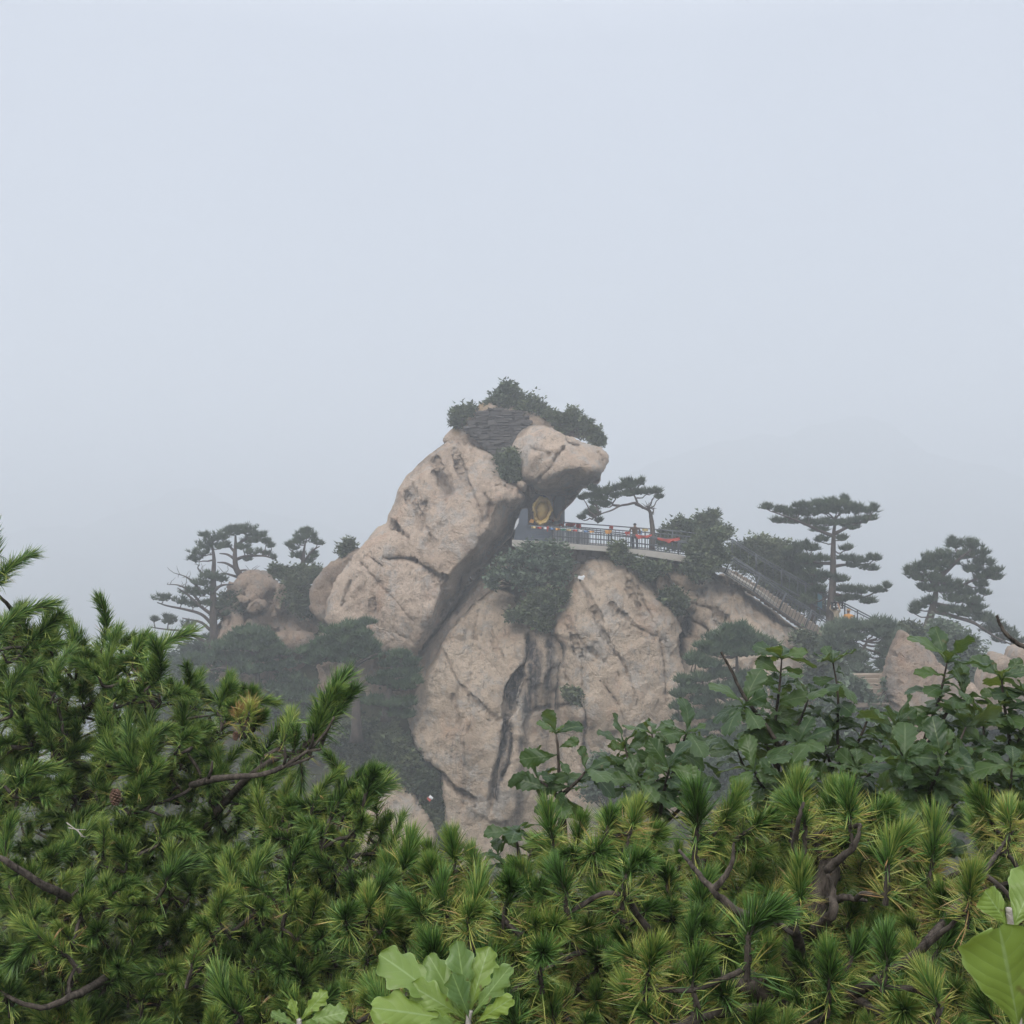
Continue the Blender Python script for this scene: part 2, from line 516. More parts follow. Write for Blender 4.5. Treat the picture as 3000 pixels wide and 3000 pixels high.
link(g); tag(g, 'dark wooded slope falling away below the crag', None, None, 'structure')

# ------------------------------------------------------------------ rocks
def tps(ctrl, pts):
    """thin-plate interpolation of (x,y,val) controls at pts"""
    c = np.asarray(ctrl, float)
    if len(c) == 0: return np.zeros(len(pts))
    if len(c) < 3: return np.full(len(pts), c[:, 2].mean())
    s = 200.0
    xy = c[:, :2] / s
    def U(r2): return np.where(r2 > 1e-9, r2 * np.log(r2 + 1e-12), 0)
    d2 = ((xy[:, None] - xy[None]) ** 2).sum(-1)
    n = len(c)
    A = np.zeros((n + 3, n + 3)); A[:n, :n] = U(d2) + np.eye(n) * 0.01
    A[:n, n] = 1; A[:n, n + 1:] = xy; A[n, :n] = 1; A[n + 1:, :n] = xy.T
    sol = np.linalg.lstsq(A, np.concatenate([c[:, 2], np.zeros(3)]), rcond=None)[0]
    q = pts / s
    return U(((q[:, None] - xy[None]) ** 2).sum(-1)) @ sol[:n] + sol[n] + q @ sol[n + 1:]

def rock(name, outline, Y, mat, label=None, cat='rock', thick=2.0, back=3.0, rnd=60, ctrl=(), cracks=(), stains=(), pale=(), hollows=(),
         amp=(0.24, 0.15, 0.065), seed=0, under=(), pw=2.6, plate=0.15, pstep=2.2, step=5.5, edge=5.0, group=None, parent=None, kind=None, facet=0.0):
    rs = np.random.RandomState(seed + 11)
    ol = np.asarray(outline, float)
    # dense, slightly rough outline
    pts = []
    for a, b_ in zip(ol, np.roll(ol, -1, 0)):
        n = max(1, int(np.hypot(*(b_ - a)) / step))
        for k in range(n): pts.append(a + (b_ - a) * k / n)
    pts = np.array(pts)
    # round the corners of the traced line a little, then roughen it
    for _ in range(2):
        pts = 0.25 * np.roll(pts, 1, 0) + 0.5 * pts + 0.25 * np.roll(pts, -1, 0)
    q = np.concatenate([pts * 0.022, np.full((len(pts), 1), seed * 3.1)], 1)
    pts = pts + np.stack([fbm(q, 4, seed), fbm(q + 40, 4, seed + 7)], 1) * edge
    nb = len(pts)
    lo, hi = pts.min(0), pts.max(0)
    gxx, gyy = np.meshgrid(np.arange(lo[0], hi[0], step), np.arange(lo[1], hi[1], step))
    gxx = gxx + (np.arange(gxx.shape[0]) % 2)[:, None] * step * .5
    cand = np.stack([gxx.ravel(), gyy.ravel()], 1) + rs.uniform(-.3, .3, (gxx.size, 2)) * step
    cand = cand[inside(cand, pts)]
    cand = cand[seg_dist(cand, pts, True) > step * 0.55]
    allp = np.vstack([pts, cand])
    res = delaunay_2d_cdt([Vector(p) for p in allp], [(i, (i + 1) % nb) for i in range(nb)], [list(range(nb))], 1, 1e-4)
    vco = np.array([tuple(v) for v in res[0]])
    tri = np.array([f for f in res[2] if len(f) == 3])
    d = seg_dist(vco, pts, True)
    on = d < 1e-3
    # consistent winding: front faces towards the camera (-Y); photo y points down
    a, b_, c = vco[tri[:, 0]], vco[tri[:, 1]], vco[tri[:, 2]]
    cr = (b_ - a)[:, 0] * (c - a)[:, 1] - (b_ - a)[:, 1] * (c - a)[:, 0]
    tri[cr > 0] = tri[cr > 0][:, ::-1]
    e = np.clip(d / rnd, 0, 1)
    prof = np.clip(1 - (1 - e) ** pw, 0, 1) ** (1 / pw)
    dy = tps(ctrl, vco) if len(ctrl) else np.zeros(len(vco))
    mp = Y / F
    X = (vco[:, 0] - 1500) * mp; Z = (1500 - vco[:, 1]) * mp
    yf = Y + dy - thick * prof
    for crease, rest, slope in under:
        cp = spline(crease, 5)
        jag = 7 * fbm(np.concatenate([cp * 0.03, np.full((len(cp), 1), seed)], 1), 3, seed + 4)
        cp = cp + np.stack([jag, np.roll(jag, 3)], 1)
        inn = inside(vco, np.vstack([cp, np.array(rest, float)]))
        yf = yf + np.where(inn & ~on, slope * seg_dist(vco, cp), 0)
    yb = Y + dy * 0.3 + back * np.sqrt(np.clip(1 - (1 - np.clip(d / (rnd * 2.0), 0, 1)) ** 2, 0, 1)) + 0.02
    yb = np.where(on, yf, np.maximum(yb, yf + 0.3 * e + 0.01))
    for line, w, dep in cracks:
        w, dep = w * .85, dep * 1.35
        dd = seg_dist(vco, spline(line, 5) + 0, False) + 2.2 * fbm(np.concatenate([vco * 0.05, np.full((len(vco), 1), seed)], 1), 3, 9)
        yf = yf + np.where(on, 0, dep * np.exp(-(dd / w) ** 2) * np.clip(e * 3, 0, 1))
    for (hx, hy, rx, ry, dep) in hollows:
        qd = ((vco[:, 0] - hx) / rx) ** 2 + ((vco[:, 1] - hy) / ry) ** 2
        yf = yf + np.where(on, 0, dep * np.exp(-qd * qd))
    nv = len(vco)
    V = np.stack([X, yf, Z], 1)
    bi = np.where(on)[0]
    inner = np.where(~on)[0]
    remap = np.arange(nv)
    remap[inner] = nv + np.arange(len(inner))
    VB = np.stack([X, yb, Z], 1)[inner]
    V = np.vstack([V, VB])
    T = np.vstack([tri, remap[tri][:, ::-1]])
    # displacement along normals
    fn = np.cross(V[T[:, 1]] - V[T[:, 0]], V[T[:, 2]] - V[T[:, 0]])
    vn = np.zeros_like(V)
    for k in range(3): np.add.at(vn, T[:, k], fn)
    vn /= np.linalg.norm(vn, axis=1, keepdims=True) + 1e-9
    # granite plates: each cell of a jittered lattice sits at its own level and tilt
    wp = V * np.array([1.0, 0.6, 0.75]) + 0.35 * np.stack([fbm(V * .9 + 5, 3, seed + 1), fbm(V * .9 + 9, 3, seed + 2), fbm(V * .9 + 13, 3, seed + 6)], 1)
    cell = np.floor(wp / pstep).astype(np.int64)
    bd = np.full(len(V), 1e9); lev = np.zeros(len(V))
    for dx in (-1, 0, 1):
        for dy_ in (-1, 0, 1):
            for dz in (-1, 0, 1):
                c_ = cell + np.array([dx, dy_, dz])
                hh = [_hash(c_[:, 0], c_[:, 1], c_[:, 2], seed + 50 + k) for k in range(7)]
                sp = (c_ + 0.5 + 0.45 * np.stack(hh[:3], 1)) * pstep
                rel = wp - sp
                dd = (rel ** 2).sum(1)
                l = hh[3] * .5 + (rel * np.stack(hh[4:7], 1)).sum(1) * .55
                up_ = dd < bd
                bd = np.where(up_, dd, bd); lev = np.where(up_, l, lev)
    n1 = fbm(V * 0.32 + seed, 2, seed)
    n2 = fbm(V * 0.95 + seed, 3, seed + 3)
    n3 = fbm(V * 3.0 + seed, 3, seed + 5)
    rid = np.abs(fbm(V * np.array([0.7, 0.7, 0.5]) + seed * 2, 3, seed + 8))
    disp = plate * lev + amp[0] * n1 + amp[1] * (n2 * 1.2) + amp[2] * n3 - facet * np.exp(-(rid / 0.06) ** 2)
    w = np.ones(len(V)); w[bi] = 0.25
    V = V + vn * (disp * w)[:, None]
    def field(items):
        f = np.zeros(len(V))
        base = np.concatenate([vco, vco[inner]])
        for line, wd, s in items:
            dd = seg_dist(base, spline(line, 5)) + wd * 0.7 * fbm(np.concatenate([base * 0.03, np.full((len(base), 1), seed + 2)], 1), 3, 21)
            f = np.maximum(f, s * np.clip(1.6 - dd / wd * 1.2, 0, 1))
        return f
    org = np.array([V[:, 0].mean(), Y, V[:, 2].min()])
    me = mesh_np(name, V - org, T, [MATS[mat]], True, {'stain': field(stains), 'pale': field(pale)})
    o = bpy.data.objects.new(name, me)
    o.location = org
    if parent is not None:
        o.matrix_parent_inverse = parent.matrix_world.inverted()
    link(o, parent)
    if parent is None: tag(o, label, cat, group, kind)
    return o

# the big leaning boulder
rock('leaning_boulder', [(1376, 1278), (1345, 1278), (1304, 1284), (1283, 1294), (1262, 1314), (1216, 1355), (1180, 1392), (1159, 1428), (1154, 1459),
     (1138, 1500), (1123, 1538), (1104, 1540), (1081, 1568), (1050, 1609), (1009, 1666), (972, 1718), (952, 1764), (948, 1800), (967, 1830), (1040, 1860),
     (1107, 1882), (1143, 1906), (1200, 1928), (1214, 1925), (1231, 1899), (1262, 1857), (1304, 1806), (1340, 1754), (1366, 1707), (1418, 1656), (1459, 1609),
     (1495, 1573), (1511, 1531), (1521, 1490), (1540, 1462), (1534, 1446), (1500, 1407), (1459, 1361), (1454, 1335), (1407, 1304)], 69.0, 'rock_tan',
     'huge tan boulder leaning to the right beneath the smaller head-shaped boulder', 'boulder', thick=1.7, back=4.5, rnd=40, seed=1, edge=6,
     ctrl=[(1376, 1278, 2.6), (1216, 1355, 2.2), (1104, 1540, 1.2), (950, 1790, 0.4), (1143, 1906, -1.0), (1300, 1400, 1.0), (1250, 1600, -0.5), (1100, 1750, -0.5),
           (1534, 1450, 0.4), (1449, 1490, -0.4), (1397, 1599, -1.1), (1304, 1718, -1.5), (1236, 1847, -1.4), (1231, 1899, -1.2), (1366, 1707, -1.0), (1459, 1609, -0.6), (1511, 1531, -0.2), (1459, 1361, 1.2)],
     under=[([(1545, 1455), (1500, 1462), (1469, 1469), (1449, 1490), (1436, 1540), (1397, 1599), (1350, 1650), (1310, 1690), (1302, 1722), (1273, 1775), (1236, 1847), (1206, 1925)], [(1230, 1950), (1400, 1750), (1560, 1560)], 0.062)],
     cracks=[([(1133, 1635), (1185, 1632), (1231, 1640), (1262, 1661), (1293, 1681), (1318, 1686)], 4.5, 0.75), ([(1098, 1636), (1130, 1655)], 3.5, 0.3), ([(1143, 1526), (1175, 1552), (1205, 1578)], 4, 0.4),
             ([(1276, 1386), (1300, 1420), (1316, 1440)], 8, 0.5), ([(1272, 1340), (1280, 1362)], 6, 0.5), ([(1420, 1450), (1440, 1480), (1430, 1520)], 6, 0.35), ([(1240, 1480), (1255, 1470), (1250, 1495)], 4, 0.3), ([(1330, 1310), (1360, 1400), (1400, 1470), (1420, 1530)], 3.8, 0.28), ([(1180, 1440), (1230, 1500), (1280, 1590)], 3.6, .22), ([(1060, 1640), (1150, 1730), (1220, 1800)], 3.6, .25),
             ([(1035, 1700), (1020, 1740), (1012, 1770)], 3.5, 0.3), ([(1105, 1740), (1100, 1770)], 3, 0.25), ([(1180, 1840), (1220, 1860)], 4, 0.3), ([(1480, 1410), (1520, 1440)], 4, 0.3), ([(1500, 1440), (1470, 1425), (1450, 1430)], 4, 0.3)],
     hollows=[(1295, 1430, 28, 48, 0.55), (1240, 1535, 12, 25, 0.3)], stains=[([(1290, 1395), (1310, 1445)], 14, 0.4), ([(1243, 1530), (1240, 1550)], 7, 0.5)], facet=0.10)
# head boulder with its dark underside
rock('head_boulder', [(1548, 1237), (1564, 1234), (1592, 1240), (1623, 1252), (1663, 1274), (1700, 1286), (1734, 1302), (1759, 1305), (1778, 1320), (1783, 1345), (1775, 1364), (1760, 1386),
     (1759, 1398), (1750, 1417), (1728, 1426), (1706, 1430), (1691, 1451), (1663, 1485), (1643, 1507), (1638, 1530), (1622, 1528), (1612, 1462), (1592, 1450), (1570, 1446), (1560, 1420), (1539, 1410), (1523, 1401), (1523, 1380),
     (1508, 1345), (1498, 1317), (1502, 1292), (1517, 1262)], 68.6, 'rock_tan', 'rounded boulder jutting right over the gold niche like a beaked head', 'boulder', thick=1.3, back=4.0, rnd=36, seed=5,
     ctrl=[(1560, 1240, 1.8), (1700, 1290, 1.2), (1778, 1330, 0.9), (1510, 1320, 0.8), (1530, 1400, 0.2), (1607, 1390, -0.7), (1700, 1374, -0.7), (1755, 1386, -0.3), (1630, 1310, 0.2), (1640, 1480, -0.5), (1570, 1446, 0.0)],
     under=[([(1525, 1404), (1562, 1417), (1580, 1404), (1607, 1392), (1650, 1380), (1700, 1374), (1735, 1378), (1765, 1390)], [(1770, 1440), (1660, 1540), (1600, 1540), (1560, 1460), (1530, 1420)], 0.060)],
     cracks=[([(1650, 1315), (1625, 1345), (1610, 1375), (1585, 1400), (1568, 1416)], 4.5, 0.5), ([(1560, 1320), (1590, 1330), (1625, 1335)], 3.5, 0.25), ([(1640, 1265), (1665, 1300), (1700, 1310)], 4, 0.3), ([(1738, 1310), (1762, 1350)], 3.5, 0.2)], facet=0.08)
# small wedged stones where the two boulders touch
rock('wedge_stone', [(1515, 1408), (1530, 1404), (1545, 1420), (1540, 1444), (1524, 1440), (1512, 1424)], 68.0, 'rock_tan', 'small stone wedged between the leaning boulder and the head boulder', 'stone', thick=0.6, back=0.8, rnd=16, seed=8, step=4, edge=2)
rock('wedge_stone', [(1536, 1424), (1556, 1418), (1572, 1446), (1560, 1462), (1542, 1452)], 69.4, 'rock_brown', 'brown stone tucked under the head boulder above the gold niche', 'stone', thick=0.6, back=0.8, rnd=16, seed=9, step=4, edge=2)
# cave wall behind the niche
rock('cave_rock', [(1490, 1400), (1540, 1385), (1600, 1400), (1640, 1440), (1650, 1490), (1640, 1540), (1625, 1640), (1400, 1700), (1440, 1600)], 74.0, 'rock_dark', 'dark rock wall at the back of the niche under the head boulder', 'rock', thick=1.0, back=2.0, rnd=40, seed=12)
# summit behind the dry-stone wall
rock('summit_rock', [(1290, 1290), (1312, 1262), (1330, 1250), (1345, 1235), (1370, 1222), (1395, 1200), (1425, 1178), (1460, 1170), (1500, 1178), (1545, 1196), (1580, 1205), (1605, 1225), (1640, 1255), (1600, 1300), (1560, 1420), (1420, 1420), (1330, 1330)], 72.2, 'rock_tan',
     'tan summit ledge carrying bushes behind the dark dry-stone wall', 'rock', thick=1.2, back=3.0, rnd=50, seed=14, pale=[([(1345, 1262), (1375, 1230), (1420, 1190)], 16, 0.9)])
# slab squeezed between the leaning boulder and the lower slab
rock('wedged_slab', [(1212, 1935), (1240, 1905), (1300, 1830), (1345, 1770), (1375, 1720), (1420, 1670), (1480, 1620), (1520, 1640), (1500, 1720), (1440, 1740), (1380, 1800), (1330, 1850), (1300, 1900), (1270, 1955), (1240, 2010), (1215, 2000), (1205, 1960)], 69.0, 'rock_tan',
     'thin tan slab squeezed under the dark overhang of the leaning boulder', 'rock slab', thick=1.2, back=2.0, rnd=20, seed=16, ctrl=[(1212, 1935, 0.2), (1420, 1670, 1.6), (1300, 1900, -0.4), (1480, 1640, 2.0), (1240, 2000, -0.6)])
# lower left slab with the pointed left corner
rock('pointed_slab', [(1428, 1732), (1366, 1788), (1314, 1845), (1283, 1907), (1257, 1954), (1236, 2000), (1205, 2050), (1199, 2090), (1208, 2130), (1210, 2161), (1236, 2192), (1273, 2223), (1300, 2250), (1296, 2300), (1305, 2373), (1330, 2470), (1350, 2640),
     (1690, 2640), (1690, 2300), (1680, 2060), (1670, 1920), (1640, 1876), (1600, 1840), (1562, 1829), (1530, 1812), (1500, 1800), (1500, 1755), (1470, 1730)], 67.2, 'rock_cream',
     'pale lower slab with a pointed corner beside the shaded gully', 'rock slab', thick=1.6, back=5.0, rnd=28, seed=21, edge=6,
     ctrl=[(1428, 1732, 2.4), (1500, 1800, 1.8), (1300, 1880, 0.6), (1200, 2080, 0.2), (1400, 1950, 0.0), (1400, 2150, -1.2), (1300, 2300, -1.2), (1450, 2400, -1.6), (1540, 1950, -0.3), (1600, 1880, 0.4), (1530, 2200, -0.9), (1615, 2100, 0.9), (1600, 2500, -0.6), (1400, 2600, -2.0)],
     cracks=[([(1210, 2161), (1260, 2215), (1300, 2246), (1340, 2278), (1392, 2308)], 6, 0.8), ([(1548, 1860), (1540, 1930), (1510, 1980), (1495, 2030), (1490, 2100), (1475, 2160)], 9, 0.55), ([(1480, 2110), (1470, 2170), (1450, 2250), (1440, 2330)], 6, 0.5),
             ([(1502, 2110), (1494, 2190), (1475, 2240)], 5, 0.5), ([(1440, 1840), (1455, 1890), (1470, 1920)], 3.5, 0.22), ([(1300, 1900), (1350, 1990), (1420, 2060), (1470, 2090)], 3.6, 0.22), ([(1330, 2020), (1360, 2120), (1370, 2220)], 3.6, 0.2), ([(1400, 1790), (1390, 1870)], 3.5, .2), ([(1485, 1820), (1480, 1860)], 4, 0.25), ([(1380, 2100), (1376, 2120)], 5, 0.3), ([(1560, 2068), (1610, 2066)], 5, 0.4)],
     stains=[([(1550, 1862), (1538, 1925), (1508, 1985), (1496, 2040)], 12, 1.0), ([(1562, 1880), (1558, 1960), (1548, 2030), (1540, 2070)], 13, 1.0), ([(1496, 2040), (1482, 2120), (1468, 2200), (1450, 2300)], 10, 1.0), ([(1498, 2100), (1492, 2180), (1470, 2250)], 7, 0.9), ([(1540, 2080), (1528, 2200), (1520, 2330), (1515, 2450)], 14, 0.75), ([(1584, 1900), (1572, 1980), (1566, 2060)], 7, 0.8), ([(1608, 1880), (1606, 1960), (1604, 2060)], 14, 1.0), ([(1600, 2060), (1590, 2200), (1575, 2350)], 10, 0.6)], facet=0.08)
# right slab below the terrace
rock('domed_slab', [(1656, 1707), (1676, 1676), (1707, 1645), (1749, 1627), (1780, 1627), (1826, 1650), (1863, 1666), (1900, 1697), (1934, 1744), (1974, 1785), (1982, 1816), (1990, 1909), (2000, 2000), (2010, 2200), (2020, 2640), (1610, 2640), (1612, 2300), (1614, 2100), (1622, 1990), (1632, 1900), (1606, 1850), (1610, 1800), (1640, 1760)], 66.9, 'rock_cream',
     'broad domed tan slab below the terrace railing, right of the black streaks', 'rock slab', thick=1.8, back=5.0, rnd=38, seed=25, edge=6,
     ctrl=[(1749, 1627, 2.4), (1900, 1697, 1.8), (1656, 1707, 1.8), (1800, 1760, 0.4), (1620, 1850, 0.3), (1615, 2000, 1.2), (1985, 1850, 1.0), (1800, 1950, -0.4), (1700, 1950, -0.3), (1800, 2200, -1.2), (1990, 2200, 0.2), (1620, 2300, 0.4), (1800, 2600, -1.8), (1700, 2080, -0.9), (1707, 2130, -0.2)],
     cracks=[([(1750, 1980), (1790, 2030), (1815, 2090), (1820, 2130)], 4, 0.4), ([(1640, 2060), (1680, 2042), (1705, 2060), (1709, 2130), (1706, 2220)], 6, 0.5), ([(1630, 1905), (1650, 1950), (1662, 1985)], 4, 0.4), ([(1702, 1860), (1700, 1990), (1706, 2040)], 3.2, 0.2),
             ([(1720, 1890), (1770, 1935), (1800, 1960)], 4, 0.3), ([(1830, 1680), (1850, 1740), (1870, 1780)], 4, 0.35), ([(1690, 1690), (1740, 1780), (1765, 1860), (1820, 1940), (1850, 2040)], 3.8, 0.3), ([(1850, 1700), (1900, 1800), (1930, 1900), (1940, 2040)], 4, 0.32), ([(1780, 1760), (1860, 1830), (1940, 1870)], 3.6, .25), ([(1660, 1800), (1690, 1900)], 4, 0.2)],
     hollows=[], stains=[([(1634, 1885), (1634, 1930), (1630, 2000), (1622, 2060)], 12, 1.0), ([(1705, 2075), (1708, 2150), (1706, 2230)], 8, 0.6), ([(1640, 2100), (1632, 2250), (1628, 2400)], 10, 0.35)], facet=0.10)
# ridge carrying the stair
rock('stair_ridge', [(1905, 1690), (1925, 1672), (1956, 1645), (1974, 1641), (1995, 1650), (2030, 1655), (2067, 1662), (2098, 1674), (2130, 1694), (2165, 1712), (2207, 1742), (2285, 1795), (2359, 1845), (2397, 1868), (2420, 1900), (2445, 1960), (2470, 2100), (2500, 2640), (1900, 2640), (1930, 2100), (1930, 1900), (1925, 1800), (1905, 1745)], 68.5, 'rock_cream',
     'craggy tan ridge sloping down to the right under the stair', 'rock', thick=2.0, back=4.0, rnd=40, seed=31, edge=7, amp=(0.5, 0.28, 0.09),
     ctrl=[(1960, 1645, 1.6), (2100, 1674, 1.4), (2207, 1735, 1.2), (2359, 1838, 1.0), (2000, 1750, 0.4), (2000, 1830, 1.0), (2150, 1850, -0.6), (2300, 1950, -0.8), (2440, 1960, 1.2), (2100, 2100, -1.0), (2300, 2300, -1.6), (2000, 2100, 0.6)],
     cracks=[([(1990, 1790), (2040, 1820), (2075, 1855)], 5, 0.4), ([(1940, 1690), (1990, 1760), (2010, 1790)], 6, 0.5), ([(2010, 1760), (2060, 1775), (2100, 1800)], 5, 0.45), ([(2150, 1710), (2210, 1755), (2270, 1800), (2340, 1845), (2390, 1880)], 6, 0.5),
             ([(2075, 1690), (2110, 1720), (2160, 1735)], 5, 0.4), ([(1955, 1700), (2000, 1720), (2050, 1730)], 5, 0.4), ([(2060, 1720), (2030, 1760), (2030, 1800)], 5, 0.35), ([(2200, 1880), (2280, 1900), (2350, 1890)], 5, 0.3), ([(2110, 1800), (2130, 1850), (2110, 1900)], 5, 0.3)],
     hollows=[(2008, 1815, 16, 34, 1.8), (1990, 1880, 10, 60, 0.8)], stains=[([(1992, 1800), (1990, 1850), (1990, 1900)], 12, 0.9), ([(2012, 1810), (2016, 1850)], 10, 0.9), ([(2000, 1880), (2002, 1950)], 10, 0.4)], facet=0.22)
# outcrop on the left
rock('left_outcrop', [(640, 1905), (640, 1840), (655, 1790), (668, 1745), (690, 1700), (720, 1676), (745, 1674), (780, 1690), (800, 1715), (830, 1712), (870, 1720), (920, 1740), (960, 1780), (965, 1840), (975, 1930), (960, 2040), (920, 2150), (800, 2200), (660, 2150), (600, 2000)], 75.0, 'rock_brown',
     'broken brown outcrop below the two spreading pines', 'rock', thick=1.8, back=4.0, rnd=26, seed=41, amp=(0.4, 0.3, 0.1), facet=0.25, plate=0.5, pstep=1.5,
     ctrl=[(740, 1676, 1.5), (900, 1730, 2.0), (700, 1850, 0), (850, 1900, -0.4), (950, 1850, 1.6), (800, 2100, -1)],
     cracks=[([(700, 1745), (740, 1765), (770, 1790), (778, 1770)], 5, 0.5), ([(808, 1715), (790, 1765), (775, 1790), (735, 1805), (728, 1830)], 6, 0.7), ([(700, 1745), (690, 1800), (690, 1850)], 5, 0.4), ([(735, 1690), (725, 1740)], 4, 0.3), ([(780, 1830), (830, 1850), (880, 1870)], 5, 0.4), ([(655, 1800), (662, 1880)], 6, 0.5)])
rock('outcrop_boulder', [(692, 1745), (715, 1745), (735, 1755), (722, 1770), (700, 1765)], 73.2, 'rock_brown', 'small round stone bulging from the left outcrop, upper of two', 'stone', thick=0.3, back=1.0, rnd=8, seed=44, step=3.5, edge=3, plate=.3, pstep=.5)
rock('outcrop_boulder', [(730, 1765), (755, 1750), (775, 1765), (782, 1780), (760, 1795), (735, 1800), (722, 1785)], 73.0, 'rock_brown', 'larger rounded stone bulging from the left outcrop, lower of two', 'stone', thick=0.4, back=1.0, rnd=9, seed=45, step=3.5, edge=3, plate=.3, pstep=.6)
rock('outcrop_boulder', [(800, 1760), (815, 1720), (838, 1712), (862, 1720), (850, 1745), (835, 1765), (830, 1790), (805, 1795)], 73.4, 'rock_brown', 'upright split stone at the top of the left outcrop', 'stone', thick=0.5, back=1.2, rnd=9, seed=46, step=3.5, edge=3, plate=.3, pstep=.6)
rock('lying_slab', [(905, 1735), (918, 1700), (945, 1670), (985, 1637), (1020, 1610), (1045, 1602), (1075, 1608), (1075, 1660), (1040, 1730), (1000, 1800), (950, 1830), (920, 1800), (905, 1765)], 71.0, 'rock_brown',
     'grey-brown slab lying against the left foot of the leaning boulder', 'rock slab', thick=1.0, back=1.5, rnd=26, seed=47, edge=3)
rock('ledge_rock', [(790, 1870), (810, 1855), (845, 1848), (880, 1850), (910, 1862), (925, 1880), (915, 1895), (870, 1900), (820, 1890)], 72.6, 'rock_brown', 'pinkish ledge between the two green pine masses on the left', 'rock', thick=0.9, back=1.5, rnd=20, seed=48, step=4.5, edge=3)
# shaded gully wall between left outcrop and the slabs
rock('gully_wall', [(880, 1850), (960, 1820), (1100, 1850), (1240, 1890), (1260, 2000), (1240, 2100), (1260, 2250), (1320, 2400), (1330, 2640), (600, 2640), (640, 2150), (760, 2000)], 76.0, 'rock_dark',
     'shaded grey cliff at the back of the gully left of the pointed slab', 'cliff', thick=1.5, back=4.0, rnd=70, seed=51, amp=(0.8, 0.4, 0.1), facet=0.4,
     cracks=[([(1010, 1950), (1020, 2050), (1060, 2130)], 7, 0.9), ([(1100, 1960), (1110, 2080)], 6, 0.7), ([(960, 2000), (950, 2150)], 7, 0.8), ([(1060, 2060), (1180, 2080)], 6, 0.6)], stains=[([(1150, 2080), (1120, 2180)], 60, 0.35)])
rock('foot_rock', [(1088, 2235), (1112, 2222), (1140, 2250), (1180, 2290), (1220, 2340), (1260, 2400), (1290, 2480), (1300, 2640), (980, 2640), (1060, 2420), (1085, 2300)], 65.0, 'rock_cream', 'pale rock at the foot of the gully beside the low green bush', 'rock', thick=1.2, back=3.0, rnd=45, seed=53,
     ctrl=[(1100, 2200, 1), (1250, 2400, 0), (1150, 2500, -1)], stains=[([(1110, 2250), (1140, 2290)], 8, 0.3)])
rock('crag_core', [(930, 1860), (1000, 1830), (1150, 1860), (1260, 1800), (1330, 1740), (1400, 1660), (1470, 1600), (1560, 1596), (1700, 1612), (1880, 1640), (2000, 1660), (2120, 1700), (2250, 1790), (2380, 1880), (2440, 1960), (2480, 2640), (960, 2640)], 73.4, 'rock_brown',
     'brown rock mass seen in the clefts behind the leaning boulder and slabs', 'rock', thick=1.4, back=4.0, rnd=36, seed=57, amp=(0.5, 0.3, 0.1), facet=0.2)
# boulders on the right, behind the oaks
rock('standing_boulder', [(2650, 1850), (2665, 1850), (2690, 1870), (2720, 1905), (2760, 1950), (2800, 1995), (2840, 2030), (2860, 2080), (2850, 2250), (2560, 2250), (2580, 2110), (2590, 2000), (2600, 1930), (2625, 1880)], 58.0, 'rock_brown',
     'tall pinkish boulder with a steep right edge standing beside the stone steps', 'boulder', thick=1.6, back=2.5, rnd=60, seed=61, ctrl=[(2655, 1850, 1), (2600, 2000, 0), (2820, 2020, 1), (2700, 2150, -1)], stains=[([(2640, 2020), (2640, 2100)], 8, 0.25)])
rock('round_boulder', [(2862, 2130), (2865, 2050), (2875, 1970), (2890, 1925), (2910, 1913), (2935, 1920), (2955, 1950), (2960, 2130)], 55.0, 'rock_tan', 'pink upright boulder half hidden behind oak leaves, left of the last one', 'boulder', thick=1.2, back=1.5, rnd=40, seed=63)
rock('round_boulder', [(2950, 2030), (2955, 1930), (2965, 1900), (2990, 1886), (3030, 1890), (3070, 1930), (3070, 2080), (2960, 2080)], 56.5, 'rock_tan', 'rounded pink boulder rising at the right edge of the view', 'boulder', thick=1.2, back=1.5, rnd=40, seed=64)
rock('low_boulder', [(2800, 2010), (2825, 1990), (2850, 2000), (2870, 2030), (2860, 2060), (2810, 2060)], 54.0, 'rock_tan', 'small low boulder between the tall boulder and the upright one', 'boulder', thick=0.8, back=1.0, rnd=25, seed=65, step=5)
rock('foreground_rock', [(360, 2850), (375, 2800), (400, 2775), (440, 2770), (470, 2790), (480, 2840), (500, 2890), (380, 2900)], 6.1, 'rock_cream', 'pale rock on the ground glimpsed through the left pine', 'rock', thick=0.25, back=0.3, rnd=30, seed=66, step=5, edge=3, amp=(0.03, 0.02, 0.008))

